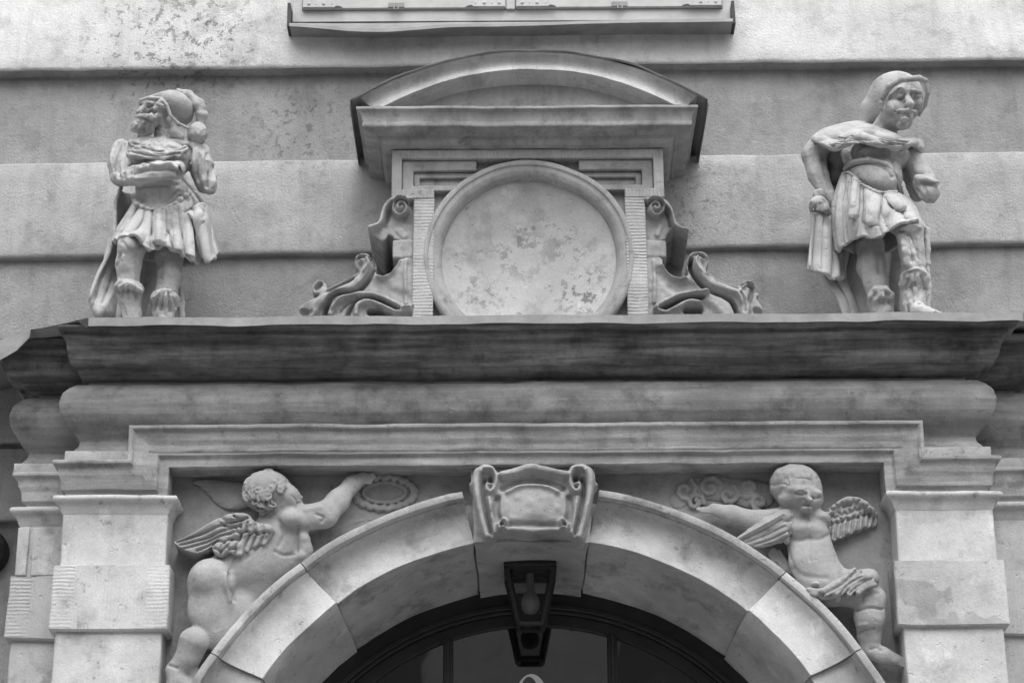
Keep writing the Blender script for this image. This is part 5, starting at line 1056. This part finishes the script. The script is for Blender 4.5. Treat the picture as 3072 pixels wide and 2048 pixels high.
S.chain([(p(310, 1280, .09), r(112)), (p(270, 1380, .08), r(92)), (p(180, 1480, .07), r(72)), (p(200, 1580, .07), r(80)), (p(330, 1660, .06), r(80))], 0.02, flat=0.75)
S.chain([(p(300, 1480, .06), r(52)), (p(330, 1580, .05), r(50))], 0.02)
S.cap(p(900, 500, .15), p(700, 690, .155), r(10), r(8), 0.03, 's'); S.cap(p(980, 430, .14), p(1030, 640, .12), r(10), r(8), 0.02, 's')
S.mod(S.lo, S.hi, lumps(16, 0.002, 2)); S.build("body", M_CHERUB, ch1, rough=0.002, worn=.0010)
S = Carve(0.0045); rg = np.random.RandomState(4)
S.ell(p(825, 222, .055), (r(182), .084, r(152)), 0.02); S.ell(p(985, 300, .10), (r(110), .10, r(100)), 0.01, 's')
for i in range(110):
    x, y = 660 + 310 * rg.rand(), 80 + 290 * rg.rand()
    if ((x - 825) / 170) ** 2 + ((y - 222) / 142) ** 2 > 1 or ((x - 985) / 115) ** 2 + ((y - 300) / 105) ** 2 < 1: continue
    d = .055 + .084 * sqrt(max(0, 1 - ((x - 825) / 182) ** 2 - ((y - 222) / 152) ** 2)); q = spiral(x, y, 28, 6, 1.0, rg.rand() * 6, 1)[::6]
    S.chain([(p(a, b_, d), r(9)) for a, b_ in q], 0.003)
S.build("hair", M_CHERUB, ch1, rough=0.0012)
def feather(S, a, b_, w, th=0.011, k=0.002):
    a, b_ = np.array(a), np.array(b_); L = np.linalg.norm((b_ - a)[[0, 2]]); S.ell((a + b_) / 2, (L / 2, th, w), k, ax=b_ - a)
wo = [(162, 553), (260, 508), (360, 455), (430, 424), (500, 394), (590, 373), (660, 376), (706, 395), (728, 425), (770, 440), (835, 452), (870, 482), (858, 525), (828, 560), (800, 592), (765, 588), (740, 612), (705, 612), (690, 640), (655, 640), (636, 670), (596, 664), (560, 645), (535, 655), (498, 674), (455, 655), (432, 612), (440, 588), (380, 622), (300, 636), (225, 608), (182, 582)]
g = lambda *a: (list(a), 9, -.013)
relief("wing", M_CHERUB, ch1, C3, wo, PF + .122, PF - .01, [([(165, 565), (300, 560)], 150, -.028), ([(560, 410), (640, 405), (700, 430)], 40, .016), ([(620, 500), (720, 490), (820, 490)], 45, .014), ([(480, 610), (600, 600)], 40, .010),
    g((660, 425), (520, 450), (360, 500), (182, 558)), g((640, 468), (540, 485), (400, 530), (200, 578)), g((600, 508), (480, 532), (350, 572), (232, 602)), g((470, 562), (400, 590), (320, 618)),
    g((502, 402), (540, 432), (610, 430)), g((500, 440), (552, 468), (625, 462)), g((590, 400), (640, 425), (690, 415)),
    g((600, 470), (615, 512), (650, 520), (682, 505), (712, 525), (740, 508), (772, 525), (800, 508), (838, 515)), g((690, 448), (676, 506)), g((742, 452), (738, 510)), g((792, 462), (796, 510)), g((640, 455), (640, 515)),
    g((440, 585), (468, 562), (520, 578), (560, 556), (612, 560), (640, 530)), g((522, 578), (500, 620), (492, 668)), g((575, 560), (552, 610), (545, 652)), g((640, 535), (612, 600), (598, 660)), g((700, 525), (672, 590), (660, 640)), g((752, 518), (728, 570), (715, 612)), g((805, 515), (782, 560), (775, 592)), g((455, 620), (500, 640), (540, 610)), g((560, 630), (600, 620))], k=.008, h=.0030, rough=.0012, sm=3)
S = Carve(0.0045)
for i in range(5): feather(S, p(700, 190 + 30 * i, .012), p(285 + 55 * i, 150 + 42 * i, .006), r(34), .010, .003)
S.ell(p(600, 250, .006), (r(170), .014, r(100)), 0.01); S.build("outspread_wing", M_PANEL, ch1, rough=0.0012, worn=.0014)
S = Carve(0.0045)
for i in range(40):
    a = i * pi / 20; cxp, cyp = 1650 + 212 * cos(a), 228 + 112 * sin(a); tx, ty = -205 * sin(a), 108 * cos(a); n = sqrt(tx * tx + ty * ty); tx, ty = tx / n, ty / n; sd_ = 1 if i % 2 else -1
    feather(S, p(cxp - 26 * tx - sd_ * 8 * ty, cyp - 26 * ty + sd_ * 8 * tx, .008), p(cxp + 30 * tx + sd_ * 26 * ty, cyp + 30 * ty - sd_ * 20 * tx, .001), r(24), .010, .004)
S.chain([(p(1650 + 150 * cos(a), 225 + 70 * sin(a), .002), r(16)) for a in np.linspace(0, 2 * pi, 30)], 0.006, flat=.6); S.build("wreath", M_PANEL, ch1, rough=0.0012, worn=.0014)
S = Carve(0.0045)
for a, b_ in (((1140, 480), (1480, 370)), ((1140, 530), (1500, 420)), ((1150, 575), (1330, 560)), ((1240, 450), (1560, 420))): S.cap(p(*a, .0), p(*b_, .0), r(14), r(6), 0.01, flat=.8)
S.ell(p(1280, 500, -.008), (r(200), .016, r(80)), 0.02, ry=0.3); S.build("ribbon", M_PANEL, ch1, rough=0.0012, worn=.0014)

engrave(ch1, C3, [
    ([(905, 430), (945, 520), (905, 600)], 16, -.006), ([(1045, 470), (1032, 560), (1035, 640)], 12, -.008), ([(860, 520), (760, 620), (660, 690)], 18, -.004), ([(880, 640), (940, 668), (1020, 660)], 14, -.006), ([(600, 690), (580, 740), (560, 800)], 16, -.006), ([(640, 660), (740, 640), (850, 560)], 18, .004), ([(562, 805), (566, 890), (590, 985)], 13, -.010), ([(530, 810), (535, 900), (560, 985)], 18, .007), 
    ([(1170, 380), (1220, 400), (1210, 430)], 10, -.006), ([(1090, 350), (1200, 330)], 16, .004), ([(130, 1440), (190, 1462)], 12, -.006), ([(1000, 250), (1040, 300), (1030, 340)], 10, -.004), ([(1040, 300), (1062, 300)], 6, -.006)])
C4 = Crop(1900, 1350, 2.246, 2134, 1568); p = lambda x, y, d=0.0: C4(x, y, PF + d); r = C4.m
b0 = p(1250, 700); ch2 = thing("cherub_relief", (b0[0], -PF, b0[2]), "carved relief of winged cherub facing front with cloth at its hips", "relief")
S = Carve(0.0048)
S.ell(p(1105, 265, .06), (r(172), .085, r(145)), 0.02, ry=-0.2); S.ell(p(1140, 330, .08), (r(130), .06, r(90)), 0.03, ry=-0.2)
S.ell(p(1030, 335, .09), (r(56), .035, r(48)), 0.02); S.ell(p(1235, 330, .075), (r(34), .03, r(42)), 0.02)
S.chain([(p(1176, 290, .138), r(11)), (p(1190, 335, .146), r(18))], 0.016); S.ell(p(1130, 268, .128), (r(50), .014, r(14)), 0.03); S.ell(p(1225, 290, .116), (r(40), .014, r(14)), 0.03)
S.ell(p(1130, 300, .150), (r(28), .012, r(9)), 0.010, 's', ry=-.1); S.ell(p(1222, 322, .138), (r(22), .012, r(9)), 0.010, 's', ry=-.2)
S.ell(p(1168, 372, .140), (r(26), .010, r(5)), 0.006, 's', ry=-.1); S.ell(p(1165, 398, .115), (r(34), .02, r(18)), 0.016)
S.ell(p(945, 260, .06), (r(22), .025, r(34)), 0.01)
S.chain([(p(1120, 480, .05), r(140)), (p(1180, 600, .06), r(135)), (p(1210, 740, .07), r(150)), (p(1290, 880, .07), r(165))], 0.05, flat=.6)
S.ell(p(1010, 450, .07), (r(90), .05, r(60)), 0.03); S.ell(p(1240, 470, .05), (r(90), .05, r(60)), 0.03)
S.ell(p(1150, 540, .08), (r(120), .04, r(60)), 0.05)
S.chain([(p(980, 460, .06), r(78)), (p(820, 480, .05), r(72)), (p(660, 430, .05), r(58)), (p(545, 395, .045), r(42))], 0.03, flat=.75)
for i in range(5): S.cap(p(540, 385 + i * 8, .05), p(430 + 10 * abs(i - 1), 392 + i * 7 - 4, .045), r(12), r(8), 0.006)
S.ell(p(1215, 772, .155), (r(16), .02, r(14)), 0.008, 's'); S.cap(p(1180, 480, .15), p(1190, 730, .155), r(8), r(6), 0.03, 's'); S.ell(p(1225, 905, .13), (r(26), .02, r(18)), 0.012)
S.chain([(p(1320, 930, .07), r(130)), (p(1480, 930, .08), r(125)), (p(1590, 1010, .08), r(105))], 0.03, flat=.65)
S.chain([(p(1600, 1010, .08), r(100)), (p(1592, 1130, .08), r(104)), (p(1588, 1250, .06), r(80)), (p(1595, 1330, .055), r(64))], 0.015, flat=.75)
S.chain([(p(1590, 1345, .055), r(62)), (p(1680, 1385, .06), r(56)), (p(1800, 1425, .05), r(38))], 0.02, flat=.8)
for i in range(4): S.cap(p(1790 + 3 * i, 1405 + 14 * i, .06), p(1835 - 4 * i, 1412 + 15 * i, .06), r(12), None, 0.004)
S.chain([(p(1190, 960, .05), r(95)), (p(1120, 1050, .03), r(95))], 0.04, flat=.6)
S.chain([(p(1505, 1075, .15), r(8)), (p(1590, 1050, .165), r(8)), (p(1680, 1065, .14), r(8))], 0.01, 's'); S.cap(p(1500, 1250, .13), p(1610, 1210, .145), r(8), r(5), 0.01, 's')
S.mod(S.lo, S.hi, lumps(16, 0.003, 6)); S.build("body", M_CHERUB, ch2, rough=0.002, worn=.0010)
S = Carve(0.0045)
S.ell(p(1095, 232, .055), (r(180), .092, r(136)), 0.02, ry=-0.2); S.ell(p(1150, 350, .14), (r(175), .14, r(136)), 0.05, 's', ry=-.2)
for i in range(18): S.cap(p(1080 + 7 * i, 140 + i, .15), p(930 + 22 * i, 225 + 3 * abs(i - 9), .15 - .0006 * (i - 8) ** 2), r(7), r(5), 0.004, 's')
S.mod(S.lo, S.hi, lumps(70, .002, 2))
S.build("hair", M_CHERUB, ch2, rough=0.0012)
S = Carve(0.0042)
S.chain([(p(1020, 440, .11), r(42)), (p(900, 490, .12), r(40)), (p(790, 550, .11), r(26)), (p(695, 605, .09), r(12))], 0.012, flat=.6)
S.ell(p(920, 560, .095), (r(190), .02, r(85)), 0.02, ry=0.36)
for i in range(6): feather(S, p(1090 - 12 * i, 480 + 14 * i, .12), p(710 + 66 * i, 615 + 9 * i - (25 if i > 3 else 0), .085), r(26), .010)
S.build("wing", M_CHERUB, ch2, rough=0.0012, worn=.0014)
wo = [(1240, 480), (1290, 418), (1345, 372), (1430, 318), (1500, 320), (1562, 345), (1640, 398), (1656, 450), (1646, 495), (1612, 500), (1590, 518), (1555, 518), (1535, 538), (1498, 540), (1475, 562), (1440, 566), (1415, 590), (1380, 592), (1352, 614), (1318, 596), (1275, 560)]
rg = np.random.RandomState(3); sk = [([(1270, 450), (1345, 385), (1430, 335), (1520, 340), (1640, 410)], 30, .016), ([(1640, 420), (1655, 480)], 60, -.02)]
for i in range(9):
    x = 1318 + 38 * i; yb_ = 600 - 13 * i; sk.append(([(x + 16, yb_ - 95), (x + 8, yb_ - 50), (x + 2, yb_ + 4)], 8, -.012))
for j in range(3):
    for i in range(8):
        x = 1300 + 40 * i + 18 * (j % 2) + rg.randint(-5, 6); y = 505 - 12 * i - 46 * j + rg.randint(-5, 6)
        if y > 352: sk.append(([(x - 18, y - 12), (x, y + 6), (x + 18, y - 8)], 8, -.010))
relief("wing", M_CHERUB, ch2, C4, wo, PF + .045, PF - .01, sk, k=.008, h=.0030, rough=.0012, sm=3)
S = Carve(0.0042)
S.ell(p(1420, 915, .085), (r(235), .055, r(66)), 0.02, ry=0.42); S.ell(p(1570, 880, .09), (r(90), .05, r(70)), 0.02, ry=0.2)
for a in ([(1175, 935), (1270, 945), (1380, 895), (1490, 800)], [(1200, 965), (1300, 968), (1420, 905), (1530, 812)], [(1250, 990), (1340, 985), (1450, 920), (1560, 835)], [(1375, 1010), (1410, 935), (1490, 870), (1590, 855)], [(1440, 985), (1500, 920), (1610, 880)], [(1500, 975), (1560, 925), (1630, 905)]):
    S.chain([(p(x, y, .135 + .012 * sin((x - 1180) / 450 * pi) - (.02 if y > 970 else 0)), r(13)) for x, y in smooth_pts(a, 3)], 0.014, flat=.9)
S.build("loincloth", M_CHERUB, ch2, rough=0.001)
S = Carve(0.0045)
for a in ([(930, 680), (960, 740), (1030, 800), (1100, 840)], [(950, 670), (985, 730), (1050, 790), (1120, 830)], [(985, 680), (1020, 740), (1080, 790)], [(920, 700), (940, 770), (1010, 820)]): S.chain([(p(x, y, .035), r(15)) for x, y in a], 0.008, flat=.8)
S.build("drapery", M_CHERUB, ch2, rough=0.001)
S = Carve(0.0045); rg = np.random.RandomState(8)
S.chain([(p(300, 340, .0), r(60)), (p(420, 260, .0), r(80)), (p(600, 260, .0), r(85)), (p(780, 290, .0), r(100)), (p(880, 300, .0), r(90))], 0.03, flat=.25)
for cx_, cy_, r0, sg in ((350, 270, 84, 1), (520, 250, 78, -1), (640, 300, 70, 1), (770, 250, 84, -1), (850, 350, 60, 1), (420, 350, 60, -1)):
    S.chain([(p(a, b_, .011), r(17)) for a, b_ in spiral(cx_, cy_, r0, 14, 1.2, rg.rand() * 6, sg)[::4]], 0.006, flat=.8)
S.build("cloud_scroll", M_PANEL, ch2, rough=0.0012, worn=.0014)

engrave(ch2, C4, [
    ([(1090, 292), (1130, 302), (1165, 292)], 8, -.006), ([(1192, 312), (1222, 326), (1250, 318)], 8, -.006), ([(1095, 272), (1130, 262), (1160, 276)], 7, .003), ([(1150, 372), (1185, 374)], 7, -.005), ([(1176, 280), (1190, 340)], 9, .004), ([(1172, 345), (1190, 352), (1206, 345)], 7, -.004), ([(1110, 360), (1140, 330)], 12, -.003), ([(960, 340), (1000, 400), (1090, 420)], 16, -.004),
    ([(940, 240), (1000, 225), (1040, 240)], 8, -.004), ([(1060, 150), (1070, 215)], 11, -.002), ([(1110, 140), (1120, 205)], 11, -.002), ([(1160, 150), (1170, 210)], 11, -.002), ([(1210, 170), (1215, 225)], 11, -.002), ([(1010, 165), (1020, 220)], 11, -.002), ([(985, 300), (1000, 260)], 9, -.003), ([(1035, 190), (1050, 235)], 8, -.003),
    ([(1180, 470), (1185, 600), (1190, 740)], 12, -.004), ([(1060, 600), (1130, 610), (1180, 590)], 14, -.004), ([(1205, 600), (1260, 600), (1320, 570)], 14, -.004), ([(1080, 800), (1160, 850), (1300, 860)], 18, -.004), ([(1030, 640), (1060, 740), (1100, 830)], 14, -.004),
    ([(1010, 430), (900, 490), (700, 600)], 8, .006), ([(1000, 470), (880, 540), (730, 608)], 7, -.006), ([(1020, 510), (900, 570), (770, 620)], 7, -.006), ([(1040, 545), (930, 600), (820, 635)], 7, -.006), ([(1060, 575), (970, 620), (880, 640)], 7, -.006),
    ([(1500, 1080), (1590, 1058), (1680, 1070)], 9, -.009), ([(1505, 1240), (1560, 1215), (1620, 1205)], 10, -.006), ([(1510, 1180), (1570, 1170)], 12, .004), ([(1600, 1340), (1640, 1330), (1670, 1345)], 9, -.006), ([(1540, 1020), (1560, 970), (1650, 960)], 12, -.005),
    ([(1270, 975), (1400, 905), (1500, 815)], 7, -.007), ([(1390, 985), (1440, 910), (1540, 850)], 7, -.007), ([(1460, 960), (1540, 895), (1610, 865)], 7, -.007)])

# ------------------------------------------------------------------ iron fitting on the wall at the left edge
q = at(-52, 1648, 0.05); fit_ = thing("iron_fitting", (q[0], 0, q[2]), "dark round iron fitting on the plaster at the far left edge beside the portal", "fitting")
mb = MB(); mb.grid([[(q[0] + rr * cos(a), -d, q[2] + rr * 1.02 * sin(a)) for a in np.linspace(0, 2 * pi, 40, endpoint=False)] for rr, d in ((.082, 0.0), (.082, .03), (.076, .05), (.06, .058), (.045, .05), (.04, .03), (.001, .028))], close_u=True)
mb.build("disc", M_IRON, fit_, rough=0.002, angle=40)
#SCULPT_END

# ------------------------------------------------------------------ street and the house across it (light and reflections)
mb = MB(); mb.grid([[(x, y, 0) for x in (-80, -8, 0, 8, 80)] for y in (-60, -12, 0.4, 40)]); g = mb.build("street", M_ASPHALT); tag(g, kind='structure')
far = thing("plastered_house", (0, -13, 0), "plain plastered house across the street, behind the photographer", "building")
mb = MB(); mb.box(-20, 20, 13, 22, 0, 8.5); mb.build("wall", M_FAR, far)
mb = MB(); mb.box(-20.2, 20.2, 12.6, 12.99, 8.15, 8.45); mb.build("eaves", M_METAL, far)
for i in range(9):
    for z in (0.9, 3.6, 6.1):
        mb = MB(); mb.box(-14.6 + i * 3.1, -13.3 + i * 3.1, 12.97, 13.02, z, z + 1.7); mb.build("window", M_GLASS, far, smooth=False)
